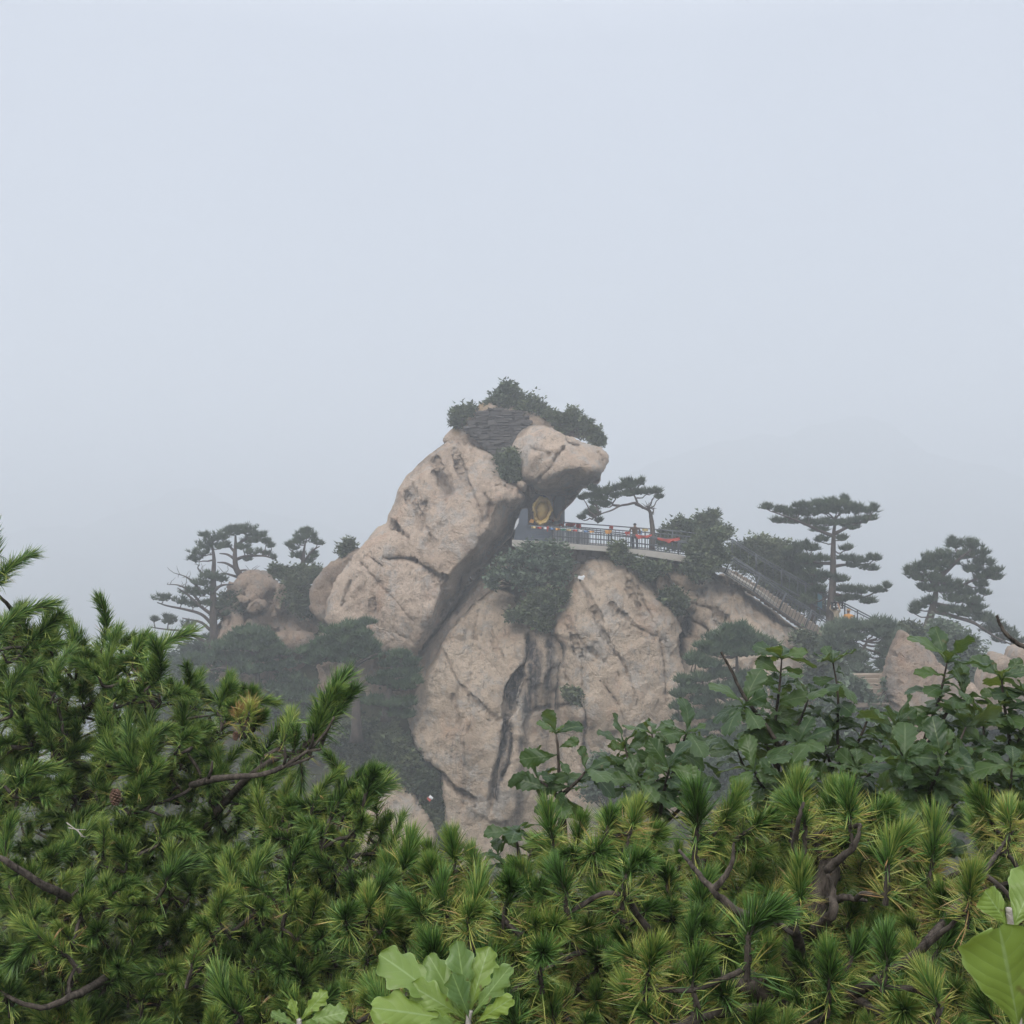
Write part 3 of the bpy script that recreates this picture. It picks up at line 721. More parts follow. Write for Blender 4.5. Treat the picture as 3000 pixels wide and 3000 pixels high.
# far ridges fading into the haze
def ridge(name, prof, Y, label, seed):
    xs = np.linspace(prof[0][0], prof[-1][0], 160)
    p = np.array(prof, float)
    ys = np.interp(xs, p[:, 0], p[:, 1])
    q = np.stack([xs * 0.012, np.zeros_like(xs), np.full_like(xs, seed)], 1)
    ys = ys + 16 * fbm(q, 5, seed)
    rows = 14
    V = []
    X = (xs - 1500) * Y / F; Zt = (1500 - ys) * Y / F
    for r in range(rows):
        t = r / (rows - 1)
        z = Zt * (1 - t) + (-72) * t
        y = Y - 160 * t ** 1.3 + 18 * fbm(np.stack([X * 0.02, np.full_like(X, t * 4), np.full_like(X, seed)], 1), 3, seed)
        V.append(np.stack([X, y, z], 1))
    for r in range(5):
        t = (r + 1) / 5
        V.append(np.stack([X, np.full_like(X, Y + 120 * t), Zt * (1 - t) + (-72) * t], 1))
    V.insert(0, V.pop()); V.insert(0, V.pop()); V.insert(0, V.pop()); V.insert(0, V.pop()); V.insert(0, V.pop())
    V[0:5] = [np.stack([X, np.full_like(X, Y + 120 * t), Zt * (1 - t) + (-72) * t], 1) for t in (1, .8, .6, .4, .2)]
    n = len(xs); m = len(V)
    i = np.arange(n * m).reshape(m, n)
    f = np.stack([i[:-1, :-1].ravel(), i[:-1, 1:].ravel(), i[1:, 1:].ravel(), i[1:, :-1].ravel()], 1)
    o = bpy.data.objects.new(name, mesh_np(name, np.concatenate(V), f, [MATS['far_ridge']]))
    link(o); tag(o, label, None, None, 'structure')
simple('far_ridge', (0.06, 0.075, 0.06), 0.95, 0.1, 0, 0.3, 0.05)
ridge('far_mountain', [(1200, 1720), (1500, 1560), (1820, 1390), (2000, 1330), (2120, 1290), (2230, 1270), (2300, 1290), (2400, 1240), (2530, 1215), (2600, 1240), (2700, 1320), (2850, 1360), (3050, 1400), (3500, 1560), (4200, 1700)], 1200, 'faint mountain fading into the haze on the right', 3)
ridge('far_mountain', [(-500, 1650), (0, 1560), (250, 1540), (420, 1480), (500, 1440), (570, 1425), (640, 1450), (700, 1490), (850, 1520), (1100, 1570), (1400, 1660)], 1280, 'faint mountain fading into the haze on the left', 7)

# ------------------------------------------------------------------ haze
def haze():
    me = bpy.data.meshes.new('haze')
    x0, x1, y0, y1, z0, z1 = -1500, 1500, -150, 1900, -95, 108
    v = [(x, y, z) for z in (z0, z1) for x, y in ((x0, y0), (x1, y0), (x1, y1), (x0, y1))]
    me.from_pydata(v, [], [(0, 3, 2, 1), (4, 5, 6, 7), (0, 1, 5, 4), (1, 2, 6, 5), (2, 3, 7, 6), (3, 0, 4, 7)])
    m = bpy.data.materials.new('haze_air'); m.use_nodes = True
    t = m.node_tree
    for n in list(t.nodes): t.nodes.remove(n)
    out = t.nodes.new('ShaderNodeOutputMaterial')
    vol = t.nodes.new('ShaderNodeVolumePrincipled')
    vol.inputs['Color'].default_value = (0.90, 0.93, 0.97, 1)
    vol.inputs['Density'].default_value = HAZE
    vol.inputs['Anisotropy'].default_value = 0.45
    t.links.new(vol.outputs['Volume'], out.inputs['Volume'])
    me.materials.append(m)
    o = bpy.data.objects.new('haze', me)
    link(o); tag(o, 'pale even haze filling the air round the crag', None, None, 'stuff')
HAZE = 0.0032
haze()
# ------------------------------------------------------------------ terrace, shrine, walls, railings, stair
def part(name, mb, mats, parent, smooth=False):
    o = mb.build(name, mats, None, smooth)
    o.location = (0, 0, 0)
    o.parent = parent
    o.matrix_parent_inverse = Matrix.Translation(-parent.location)
    if name in ('twigs', 'boughs', 'stems'): o['kind'] = 'stuff'
    return o

rnd = random.Random(5)
# dry-stone wall on the summit: each flat stone a piece
def stone_wall(poly, Y, course, width, mat, label, name='stone_wall', depth=0.5, seed=3, jit=0.8, slope=0.0):
    rr = random.Random(seed)
    pa = np.array(poly, float)
    c = P(pa[:, 0].mean(), pa[:, 1].max(), Y)
    root = empty(name, c, label, 'wall')
    y = pa[:, 1].min()
    k = 0
    bk = MB()
    # earth core behind the stones
    pv = [tuple(P(px, py, Y + 0.30 + 0.001 * i)) for i, (px, py) in enumerate(poly)]
    pv2 = [tuple(P(px, py, Y + 1.2)) for px, py in poly]
    n = len(poly)
    cen = P(pa[:, 0].mean(), pa[:, 1].mean(), Y + 0.3)
    vs = pv + pv2 + [tuple(cen)]
    t = [(2 * n, (i + 1) % n, i) for i in range(n)]
    q = [(i, (i + 1) % n, n + (i + 1) % n, n + i) for i in range(n)]
    bk.add(vs, t, q)
    part('wall_core', bk, [MATS['rock_dark']], root)
    while y < pa[:, 1].max():
        h = course * rr.uniform(0.8, 1.25)
        x = pa[:, 0].min() - rr.uniform(0, width)
        while x < pa[:, 0].max():
            w = width * rr.uniform(0.55, 1.6)
            cx, cy = x + w / 2, y + h / 2 + slope * (x + w / 2 - pa[:, 0].mean())
            if inside(np.array([[cx, cy]]), pa)[0]:
                mb = MB()
                p = P(cx, cy, Y + rr.uniform(-.07, .07))
                sx, sz = w * Y / F - 0.02, h * Y / F - 0.018
                mb.box((0, 0, 0), (sx, depth, sz), 0, Matrix.Rotation(rr.uniform(-.05, .05), 3, 'Y'), min(sx, sz) * jit * 0.35, rr)
                o = mb.build('stone', [mat if rr.random() < .75 else MATS['wall_stone_brown'] if name != 'stone_wall' or Y < 69 else MATS['wall_stone']], root, False)
                o.location = p - root.location
                k += 1
            x += w
        y += h
    return root
stone_wall([(1362, 1258), (1385, 1226), (1408, 1205), (1440, 1196), (1545, 1205), (1552, 1235), (1520, 1275), (1503, 1318), (1495, 1345), (1452, 1338), (1410, 1305), (1382, 1280)], 70.4, 7.4, 24, MATS['wall_stone'],
           'dark dry-stone wall of thin courses just below the summit bushes', seed=3)
stone_wall([(1655, 1612), (1700, 1610), (1800, 1617), (1810, 1640), (1750, 1640), (1700, 1668), (1665, 1712), (1640, 1720), (1632, 1660)], 68.2, 17, 30, MATS['wall_stone_brown'],
           'rough rubble wall under the terrace floor, above the domed slab', seed=9, jit=1.0)

# terrace floor
def poly_prism(mb, pts, y0, y1, Yref, m=0):
    """prism from a picture-plane outline between two depths"""
    n = len(pts)
    vs = [((px - 1500) * Yref / F, y0, (1500 - py) * Yref / F) for px, py in pts] + [((px - 1500) * Yref / F, y1, (1500 - py) * Yref / F) for px, py in pts]
    c0 = np.mean(vs[:n], 0); c1 = np.mean(vs[n:], 0)
    vs += [tuple(c0), tuple(c1)]
    t = [(2 * n, i, (i + 1) % n) for i in range(n)] + [(2 * n + 1, n + (i + 1) % n, n + i) for i in range(n)]
    q = [((i + 1) % n, i, n + i, n + (i + 1) % n) for i in range(n)]
    mb.add(vs, t, q, m)
floor_pts = [(1500, 1582), (1600, 1586), (1640, 1590), (1700, 1595), (1800, 1602), (1900, 1613), (2000, 1627), (2140, 1668), (2140, 1682), (2000, 1646), (1900, 1630), (1800, 1618), (1700, 1610), (1640, 1606), (1500, 1600)]
mb = MB(); poly_prism(mb, floor_pts, 66.9, 73.5, 67.0)
o = mb.build('terrace_floor', [MATS['concrete']], None, False); tag(o, 'pale concrete terrace floor under the railing', None, None, 'structure')

def rail_line(pts, Y):
    return [P(x, y, Y) for x, y in pts]
def railing(name, label, top, rails_off, bottom, Y, post_x, bal_step, lean=0.0, rad=0.034, prad=0.042, post_drop=0.0, y2=None):
    """top / bottom: picture polylines; rails_off: fractions from top to bottom; balusters run between the second rail and the bottom"""
    ta, ba = np.array(top, float), np.array(bottom, float)
    y2 = Y if y2 is None else y2
    def yy(x): return Y + (y2 - Y) * (x - ta[0, 0]) / (ta[-1, 0] - ta[0, 0])
    def at(x, f): return P(x + lean * f, np.interp(x, ta[:, 0], ta[:, 1]) * (1 - f) + np.interp(x, ba[:, 0], ba[:, 1]) * f, yy(x))
    root = empty(name, at(ta[:, 0].mean(), 1.0), label, 'railing')
    xs = np.linspace(ta[0, 0], ta[-1, 0], 24)
    for f in rails_off:
        m = MB(); m.tube([at(x, f) for x in xs], rad if f < 0.99 else rad * .8, 6)
        part('rail', m, [MATS['rail_metal']], root, True)
    for x in post_x:
        m = MB(); m.tube([at(x, -0.02), at(x, 1.0 + post_drop)], prad, 6)
        part('post', m, [MATS['rail_metal']], root, True)
    if bal_step:
        f0 = rails_off[1] if len(rails_off) > 2 else rails_off[0]
        x = ta[0, 0] + bal_step
        while x < ta[-1, 0]:
            m = MB(); m.tube([at(x, f0), at(x, 1.0)], 0.017, 5)
            part('baluster', m, [MATS['rail_metal']], root, True)
            x += bal_step
    return root
railing('terrace_railing', 'near dark metal railing with upright bars along the terrace edge', [(1617, 1543), (1700, 1549), (1800, 1559), (1900, 1572), (2000, 1585), (2090, 1597)], (0.0, 0.13, 0.6, 1.0),
        [(1617, 1588), (1700, 1594), (1800, 1601), (1900, 1611), (2000, 1624), (2090, 1640)], 67.1, (1617, 1693, 1782, 1848, 1988, 2090), 8.0, post_drop=0.3)
railing('terrace_railing', 'far dark metal railing on the outer side of the terrace', [(1638, 1529), (1700, 1534), (1785, 1540), (1924, 1551), (2000, 1558), (2095, 1571)], (0.0, 0.2, 0.5, 1.0),
        [(1638, 1584), (1700, 1590), (1785, 1597), (1924, 1608), (2000, 1618), (2095, 1630)], 71.0, (1640, 1701, 1790, 1890, 1970, 2093), 11.0)
railing('stair_railing', 'near stair railing with bars running down the ridge', [(2139, 1630), (2227, 1685), (2303, 1738), (2378, 1788), (2428, 1822)], (0.0, 0.12, 1.0),
        [(2139, 1676), (2227, 1732), (2303, 1787), (2378, 1838), (2428, 1872)], 66.6, (2143, 2227, 2303, 2378, 2428), 9.0, lean=-20, y2=65.6)
railing('stair_railing', 'far stair railing of two plain rails beyond the steps', [(2145, 1580), (2240, 1640), (2330, 1690), (2418, 1742), (2475, 1768), (2560, 1812), (2650, 1856)], (0.0, 0.14, 0.95),
        [(2145, 1632), (2240, 1692), (2330, 1742), (2418, 1794), (2475, 1820), (2560, 1864), (2650, 1906)], 69.8, (2145, 2215, 2290, 2360, 2418, 2475, 2512, 2575), 24.0, y2=67.5)
# stair flight
st = empty('stone_stair', P(2280, 1790, 68), 'flight of stone steps going down between the two stair railings', 'stair')
for k in range(24):
    x0 = 2139 + k * 12.4
    zt = np.interp(x0, [2139, 2227, 2303, 2378, 2440], [1674, 1728, 1783, 1834, 1876])
    m = MB(); p = P(x0 + 6, zt + 14, 68.0)
    m.box((p.x, 68.1 - k * 0.03, p.z), (0.27, 2.4, 0.55), 0, None, 0.02, rnd)
    part('step', m, [MATS['step_stone']], st)
# kerb beam below the stair railing
mb = MB()
kb = [P(x, y, 66.75) for x, y in ((2118, 1668), (2139, 1684), (2227, 1738), (2303, 1793), (2378, 1844), (2420, 1874))]
mb.tube(kb, [0.16] * len(kb), 4)
o = mb.build('stair_kerb', [MATS['concrete']], None, False); tag(o, 'pale sloping kerb beam at the foot of the near stair railing', 'kerb')
# lower steps beside the tall boulder
st = empty('stone_steps', P(2545, 2080, 59), 'few worn stone steps beside the tall pinkish boulder behind the oaks', 'steps')
for k, y in enumerate((1972, 1986, 2000, 2014, 2028, 2042, 2056)):
    m = MB(); p0 = P(2545, y + 8, 59.2 - k * 0.3)
    m.box(tuple(p0), (1.5 + 0.05 * k, 0.5, 0.20), 0, None, 0.03, rnd)
    part('step', m, [MATS['step_stone']], st)

# shrine front: slate boards and post
mb = MB(); poly_prism(mb, [(1505, 1588), (1514, 1530), (1528, 1492), (1547, 1489), (1546, 1540), (1541, 1588)], 67.6, 67.9, 67.6)
o = mb.build('slate_post', [MATS['panel_slate']], None, False, P(1525, 1588, 67.6)); tag(o, 'dark slate-blue door post under the leaning boulder, left of the gold niche', 'post')
root = empty('board_parapet', P(1580, 1590, 67.5), 'slate-blue board parapet in front of the gold niche', 'parapet')
for k in range(4):
    m = MB(); y0 = 1544 + k * 11.5
    poly_prism(m, [(1542, y0 - 1), (1617, y0 + 1.5), (1617, y0 + 12), (1542, y0 + 10)], 67.3 + 0.012 * k, 67.45 + 0.012 * k, 67.3)
    part('board', m, [MATS['panel_slate']], root)
m = MB(); poly_prism(m, [(1540, 1538), (1619, 1541), (1619, 1545), (1540, 1542)], 67.2, 67.6, 67.2); part('cap_board', m, [MATS['panel_slate']], root)
root = empty('screen_panel', P(1670, 1592, 70.2), 'grey solid panels behind the near railing beside the shrine', 'panel')
for x0, x1 in ((1622, 1656), (1657, 1692), (1693, 1727)):
    m = MB(); poly_prism(m, [(x0, 1551 + (x0 - 1622) * .09), (x1 - 1, 1551 + (x1 - 1622) * .09), (x1 - 1, 1592 + (x1 - 1622) * .05), (x0, 1592 + (x0 - 1622) * .05)], 69.6, 69.7, 69.6)
    part('panel', m, [MATS['panel_grey']], root)
mb = MB()
poly_prism(mb, [(1511, 1530), (1516, 1520), (1521, 1518), (1519, 1532), (1514, 1543), (1508, 1551), (1506, 1551)], 67.2, 67.24, 67.2)
o = mb.build('white_sheet', [MATS['cloth_white']], None, False, P(1512, 1557, 67.2)); tag(o, 'torn white sheet hanging under the leaning boulder beside the slate post', 'sheet')

# gold niche: ragged flame-edged surround and a dim recessed centre
root = empty('gold_niche', P(1588, 1545, 69.3), 'gold oval niche with a ragged gilded surround under the head boulder', 'niche')
def niche():
    cx, cz = 1590.0, 1497.0
    n = 64
    rr = random.Random(4)
    rows = []
    prof = [(1.04, 0.9), (1.0, -0.28), (0.90, -0.38), (0.80, -0.26), (0.70, -0.10), (0.66, 0.05)]
    v = []
    for j, (s, dy) in enumerate(prof):
        for i in range(n):
            a = 2 * math.pi * i / n
            rx, rz = 30, 41
            x, z = math.cos(a) * rx, math.sin(a) * rz
            if z < 0: x *= 0.86
            wv = 1 + (0.025 * math.sin(7 * a + 1) + 0.10 * (rr.random() - .5)) * (1 if j in (0, 1) else 0.7)
            jy = dy + 0.22 * (rr.random() - .5)
            p = P(cx + x * s * wv - (6 if z < 0 else 0) * (-z / rz) , cz - z * s * wv, 69.3)
            v.append((p.x, 69.3 + jy, p.z))
    q = []
    for j in range(len(prof) - 1):
        for i in range(n):
            i2 = (i + 1) % n
            q.append((j * n + i2, j * n + i, (j + 1) * n + i, (j + 1) * n + i2))
    m = MB(); m.add(v, None, q); part('gilded_surround', m, [MATS['gold']], root, True)
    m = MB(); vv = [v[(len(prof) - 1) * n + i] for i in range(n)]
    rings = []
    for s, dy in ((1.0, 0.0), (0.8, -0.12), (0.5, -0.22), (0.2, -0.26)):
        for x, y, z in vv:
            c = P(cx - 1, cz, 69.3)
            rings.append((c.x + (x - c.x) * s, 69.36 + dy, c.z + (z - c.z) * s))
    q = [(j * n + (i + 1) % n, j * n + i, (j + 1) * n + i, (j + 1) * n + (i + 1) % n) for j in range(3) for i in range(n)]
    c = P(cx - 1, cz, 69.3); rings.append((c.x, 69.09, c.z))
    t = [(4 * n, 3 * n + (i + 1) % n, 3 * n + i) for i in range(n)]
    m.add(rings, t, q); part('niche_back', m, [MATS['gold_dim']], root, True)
niche()
mb = MB(); poly_prism(mb, [(1549, 1530), (1556, 1520), (1565, 1524), (1562, 1533)], 68.5, 68.7, 68.5)
o = mb.build('offering_box', [MATS['cloth_orange']], None, False, P(1556, 1533, 68.5)); tag(o, 'small orange box on the parapet in front of the gold niche', 'box')
mb = MB()
mb.tube([P(1640, 1440, 71.2), P(1638, 1535, 71.0)], [0.30, 0.34], 9)
o = mb.build('shrine_column', [MATS['panel_grey']], None, True, P(1638, 1535, 71.0)); tag(o, 'pale grey column right of the gold niche', 'column')

# cloths, flags and ribbons on the railings
def cloth(px0, px1, py0, py1, Y, mat, label, name='tied_cloth', seed=0, group=None, sag=0.0):
    rr = random.Random(seed)
    nx, nz = 7, 4
    v = []
    for j in range(nz):
        for i in range(nx):
            u, w = i / (nx - 1), j / (nz - 1)
            p = P(px0 + (px1 - px0) * u + rr.uniform(-1, 1), py0 + (py1 - py0) * w * (0.35 + 1.1 * rr.random()) + sag * math.sin(u * math.pi), Y + 0.10 * math.sin(u * 9 + seed) * (0.3 + w))
            v.append(tuple(p))
    v2 = [(x, y + 0.015, z) for x, y, z in v]
    n = nx * nz
    q = []
    for j in range(nz - 1):
        for i in range(nx - 1):
            a = j * nx + i
            q.append((a, a + nx, a + nx + 1, a + 1)); q.append((n + a, n + a + 1, n + a + nx + 1, n + a + nx))
    m = MB(); m.add(v + v2, None, q)
    o = m.build(name, [MATS[mat]], None, True, P((px0 + px1) / 2, py1, Y))
    return tag(o, label, 'cloth', group)
cloth(1618, 1634, 1516, 1528, 70.9, 'cloth_red', 'red cloth bundle beside the grey column at the shrine', seed=1)
cloth(1638, 1652, 1528, 1541, 70.8, 'cloth_red', 'red cloth on the far railing nearest the shrine', seed=2)
cloth(1638, 1650, 1523, 1532, 71.3, 'cloth_orange', 'orange cloth peeping above the far railing at the shrine', seed=3)
cloth(1657, 1686, 1533, 1543, 70.8, 'cloth_red', 'wide red banner on the far railing, second from the shrine', seed=4)
cloth(1687, 1702, 1535, 1549, 70.8, 'cloth_red', 'red ribbons knotted on the post right of the wide red banner', seed=5)
cloth(1785, 1796, 1540, 1552, 70.8, 'cloth_red', 'red knot on the far railing halfway to the bent pine', seed=6)
cloth(1602, 1608, 1542, 1555, 66.9, 'cloth_red', 'narrow red ribbon at the corner of the slate parapet', seed=7)
cloth(1773, 1792, 1553, 1562, 66.9, 'cloth_orange', 'small orange cloth on the near railing below the red knot', seed=8)
cloth(1830, 1845, 1558, 1568, 66.9, 'cloth_red', 'square red cloth on the near railing left of the standing person', seed=9)
cloth(1862, 1910, 1565, 1575, 66.9, 'cloth_red', 'long red streamer on the near railing between the person and the bent pine', seed=10, sag=4)
cloth(1926, 1992, 1574, 1584, 66.9, 'cloth_red', 'long red streamer on the near railing right of the bent pine', seed=11, sag=5)
cloth(1870, 1882, 1555, 1566, 70.6, 'cloth_blue', 'blue cloth on the far railing beside the standing person', seed=12)
cloth(1881, 1899, 1549, 1558, 70.6, 'cloth_yellow', 'pale yellow cloth on the far railing left of the bent pine', seed=13)
# prayer flags: one string, flags as parts
root = empty('prayer_flag_string', P(1700, 1560, 67.0), 'string of small coloured prayer flags along the near railing beside the shrine', 'flags')
fx = [1556, 1574, 1592, 1612, 1628, 1644, 1660, 1678, 1694, 1711, 1728, 1746]
m = MB(); m.tube([P(x, 1541 + (x - 1556) * .075, 66.95) for x in fx], 0.008, 4); part('cord', m, [MATS['cloth_white']], root)
for k, x in enumerate(fx[:-1]):
    mt = ('cloth_yellow', 'cloth_red', 'cloth_white', 'cloth_blue', 'cloth_orange', 'cloth_green')[k % 6]
    y = 1542 + (x - 1556) * .075
    m = MB(); v = []
    for j in range(3):
        for i in range(4):
            p = P(x + i * 4.2, y + j * 2.8, 66.95); v.append((p.x, p.y + 0.05 * math.sin(i * 1.7 + k) * j, p.z))
    v2 = [(a, b_ + 0.01, c) for a, b_, c in v]
    q = [(j * 4 + i, (j + 1) * 4 + i, (j + 1) * 4 + i + 1, j * 4 + i + 1) for j in range(2) for i in range(3)]
    q += [(12 + j * 4 + i, 12 + j * 4 + i + 1, 12 + (j + 1) * 4 + i + 1, 12 + (j + 1) * 4 + i) for j in range(2) for i in range(3)]
    m.add(v + v2, None, q); part('flag', m, [MATS[mt]], root)

# white camera unit on the domed slab, litter, sign box
root = empty('white_camera', P(1702, 1700, 65.3), 'small white weatherproof camera fixed on the domed slab', 'camera')
m = MB(); m.box(P(1702, 1693, 65.2), (0.30, 0.24, 0.16), 0, Matrix.Rotation(0.3, 3, 'Y')); m.box(P(1707, 1690, 65.15), (0.22, 0.2, 0.1), 0, Matrix.Rotation(-0.4, 3, 'Y')); part('housing', m, [MATS['plastic_white']], root)
m = MB(); m.tube([P(1700, 1695, 65.3), P(1699, 1702, 65.5)], 0.04, 6); part('bracket', m, [MATS['rail_metal']], root)
mb = MB(); mb.box(P(1262, 2336, 63.8), (0.22, 0.1, 0.10), 0, Matrix.Rotation(0.6, 3, 'Y'), 0.03, rnd); mb.box(P(1257, 2341, 63.8), (0.2, 0.1, 0.12), 1, Matrix.Rotation(0.6, 3, 'Y'), 0.03, rnd)
o = mb.build('litter', [MATS['plastic_white'], MATS['cloth_red']], None, False, P(1260, 2345, 63.8)); tag(o, 'scrap of red and white litter caught on the low bush in the gully', 'litter')
root = empty('notice_board', P(2407, 1782, 70), 'teal notice board behind the far stair railing by the tall pine', 'sign')
m = MB(); m.box(P(2402, 1762, 70), (0.25, 0.06, 0.9)); part('board', m, [MATS['screen_teal']], root)
m = MB(); m.tube([P(2402, 1760, 70.08), P(2402, 1800, 70.08)], 0.04, 6); part('post', m, [MATS['rail_metal']], root)

# ------------------------------------------------------------------ people
def person(name, label, px, py, Y, h, face, mats, arms='down', hat=None, parent=None, lean=0.0):
    """one continuous figure grown round a skeleton; local +Y is forward"""
    s = h / 1.72
    J = {'pel': (0, 0, .93, .135, .10), 'wai': (0, 0, 1.08, .13, .09), 'che': (0, .01, 1.28, .155, .105), 'nb': (0, 0, 1.43, .075, .065), 'nk': (0, .005, 1.50, .052, .052),
         'hd': (0, .02, 1.585, .078, .092), 'tp': (0, .015, 1.67, .072, .085)}
    E = [('pel', 'wai'), ('wai', 'che'), ('che', 'nb'), ('nb', 'nk'), ('nk', 'hd'), ('hd', 'tp')]
    for sd, sg in (('l', 1), ('r', -1)):
        J[sd + 'hip'] = (.095 * sg, 0, .86, .088, .09); J[sd + 'kn'] = (.105 * sg, .02 + .04 * sg, .48, .058, .06); J[sd + 'an'] = (.11 * sg, -.02 + .05 * sg, .09, .038, .042)
        J[sd + 'toe'] = (.125 * sg, .13 + .05 * sg, .04, .036, .03)
        J[sd + 'sh'] = (.19 * sg, 0, 1.38, .062, .062)
        if arms == 'up':
            J[sd + 'el'] = (.30 * sg, .12, 1.50, .045, .045); J[sd + 'wr'] = (.20 * sg, .10, 1.74, .032, .034); J[sd + 'ha'] = (.17 * sg, .10, 1.83, .036, .022)
        elif arms == 'rail':
            J[sd + 'el'] = (.27 * sg, .06, 1.12, .045, .045); J[sd + 'wr'] = (.24 * sg, .30, 1.06, .032, .034); J[sd + 'ha'] = (.23 * sg, .39, 1.05, .036, .022)
        else:
            J[sd + 'el'] = (.25 * sg, -.02, 1.10, .045, .045); J[sd + 'wr'] = (.26 * sg, .05, .85, .032, .034); J[sd + 'ha'] = (.26 * sg, .07, .76, .022, .036)
        E += [('pel', sd + 'hip'), (sd + 'hip', sd + 'kn'), (sd + 'kn', sd + 'an'), (sd + 'an', sd + 'toe'), ('che', sd + 'sh'), (sd + 'sh', sd + 'el'), (sd + 'el', sd + 'wr'), (sd + 'wr', sd + 'ha')]
    ks = list(J)
    me = bpy.data.meshes.new(name)
    me.from_pydata([(J[k][0], J[k][1] + lean * max(0, J[k][2] - .9), J[k][2]) for k in ks], [(ks.index(a), ks.index(b_)) for a, b_ in E], [])
    ob = bpy.data.objects.new(name + '_skeleton', me); COL.objects.link(ob)
    md = ob.modifiers.new('s', 'SKIN'); 
    for i, k in enumerate(ks):
        sv = me.skin_vertices[0].data[i]; sv.radius = J[k][3:5]; sv.use_root = (k == 'pel')
    sb = ob.modifiers.new('u', 'SUBSURF'); sb.levels = 2; sb.render_levels = 2
    dg = bpy.context.evaluated_depsgraph_get()
    em = bpy.data.meshes.new_from_object(ob.evaluated_get(dg))
    bpy.data.objects.remove(ob)
    v = np.zeros(len(em.vertices) * 3); em.vertices.foreach_get('co', v); v = v.reshape(-1, 3)
    m = MB()
    def mid(c):
        x, y, z = c
        if arms == 'up' and z > 1.72 and abs(x) > .11: return 0
        if z > 1.62 or (z > 1.53 and y < -0.0 and abs(x) < .12): return 1 if abs(x) < .13 else 0
        if z > 1.455 and abs(x) < .13: return 0
        if arms == 'down' and abs(x) > .2 and z < .86: return 0
        if arms == 'rail' and y > .30: return 0
        if z > .90 or abs(x) > .2: return 2
        if z > .085: return 3
        return 4
    for f in em.polygons:
        idx = list(f.vertices); c = v[idx].mean(0)
        if len(idx) == 4: m.add(v[idx], None, [(0, 1, 2, 3)], mid(c))
        elif len(idx) == 3: m.add(v[idx], [(0, 1, 2)], None, mid(c))
    # face: nose, eyes, ears; hands: fingers and thumb
    ly = lean * .68
    m.tube([(0, .105 + ly, 1.60), (0, .128 + ly, 1.57), (0, .10 + ly, 1.555)], [.010, .016, .008], 5, 0)
    for sg in (1, -1):
        m.box((.03 * sg, .105 + ly, 1.605), (.022, .01, .008), 1); m.box((.083 * sg, .01 + ly, 1.58), (.014, .03, .055), 0)
    m.box((0, .108 + ly, 1.53), (.045, .01, .008), 1)
    for sd in 'lr':
        a, b_ = Vector(J[sd + 'wr'][:3]), Vector(J[sd + 'ha'][:3])
        d = (b_ - a).normalized(); sp = Vector((0, 1, 0)) if arms == 'down' else Vector((1, 0, 0))
        for k in range(4):
            o0 = b_ + sp * (k - 1.5) * .019; ln = (.07, .08, .075, .055)[k]
            m.tube([o0, o0 + d * ln * .55, o0 + d * ln + Vector((0, 0, -.012))], [.009, .0085, .006], 5, 0)
        th = a.lerp(b_, .55) + sp * .032
        m.tube([th, th + (d + sp).normalized() * .045, th + (d * 1.4 + sp).normalized() * .07], [.011, .010, .007], 5, 0)
    me2 = m.mesh(name, [MATS[k] for k in mats], True)
    # weld the copied polygons back into one surface
    import bmesh
    bm = bmesh.new(); bm.from_mesh(me2); bmesh.ops.remove_doubles(bm, verts=bm.verts, dist=1e-5); bm.to_mesh(me2); bm.free()
    o = bpy.data.objects.new(name, me2); link(o)
    o.location = P(px, py, Y); o.scale = (s * 1.18, s * 1.15, s); o.rotation_euler = (0, 0, face)
    tag(o, label, 'person')
    if hat:
        hm = MB(); n = 20; v = []
        for r_, z in ((.175, 1.655), (.10, 1.665), (.088, 1.71), (.06, 1.745), (.0, 1.752)):
            for i in range(n): v.append((r_ * math.cos(6.2832 * i / n), .015 + ly + r_ * math.sin(6.2832 * i / n), z))
        hm.add(v, None, [(j * n + i, j * n + (i + 1) % n, (j + 1) * n + (i + 1) % n, (j + 1) * n + i) for j in range(4) for i in range(n)])
        hm.build('hat', [MATS[hat]], o, True)
    return o
person('person', 'person in a brown jacket and dark trousers standing behind the terrace railing', 1860, 1617, 69.3, 1.68, math.pi * 0.0, ('skin', 'hair', 'cloth_brown', 'cloth_navy', 'cloth_black'), 'rail')
person('person', 'person in a beige and dark top holding a crate overhead by the pine', 2450, 1862, 66.9, 1.66, 2.2, ('skin', 'hair', 'cloth_beige', 'cloth_black', 'cloth_black'), 'up')
person('person', 'person in an orange shirt and straw hat coming down the stair', 2486, 1872, 66.6, 1.62, 2.6, ('skin', 'hair', 'cloth_orange', 'cloth_beige', 'cloth_black'), 'down', 'straw')
person('person', 'person in a pale blue shirt half hidden behind the one in orange', 2501, 1884, 67.6, 1.60, 2.4, ('skin', 'hair', 'cloth_paleblue', 'cloth_navy', 'cloth_black'), 'down')
root = empty('bottle_crate', P(2450, 1784, 66.9), 'dark lattice crate of pale bottles held above the head on the stair', 'crate')
cc = P(2452, 1772, 66.9)
for k in range(4):
    m = MB(); m.box((cc.x, cc.y - .2 + (.4 if k > 1 else 0), cc.z - .16 + (k % 2) * .28), (.60, .03, .07)); part('slat', m, [MATS['cloth_black']], root)
for k in range(4):
    m = MB(); m.box((cc.x - .28 + .185 * k, cc.y, cc.z - .02), (.035, .44, .36)); part('divider', m, [MATS['cloth_black']], root)
for k in range(6):
    m = MB(); x = cc.x - .20 + .19 * (k % 3); z = cc.z - .10 + .17 * (k // 3)
    m.tube([(x, cc.y - .16, z), (x, cc.y + .12, z)], .05, 8); part('bottle', m, [MATS['plastic_white']], root, True)
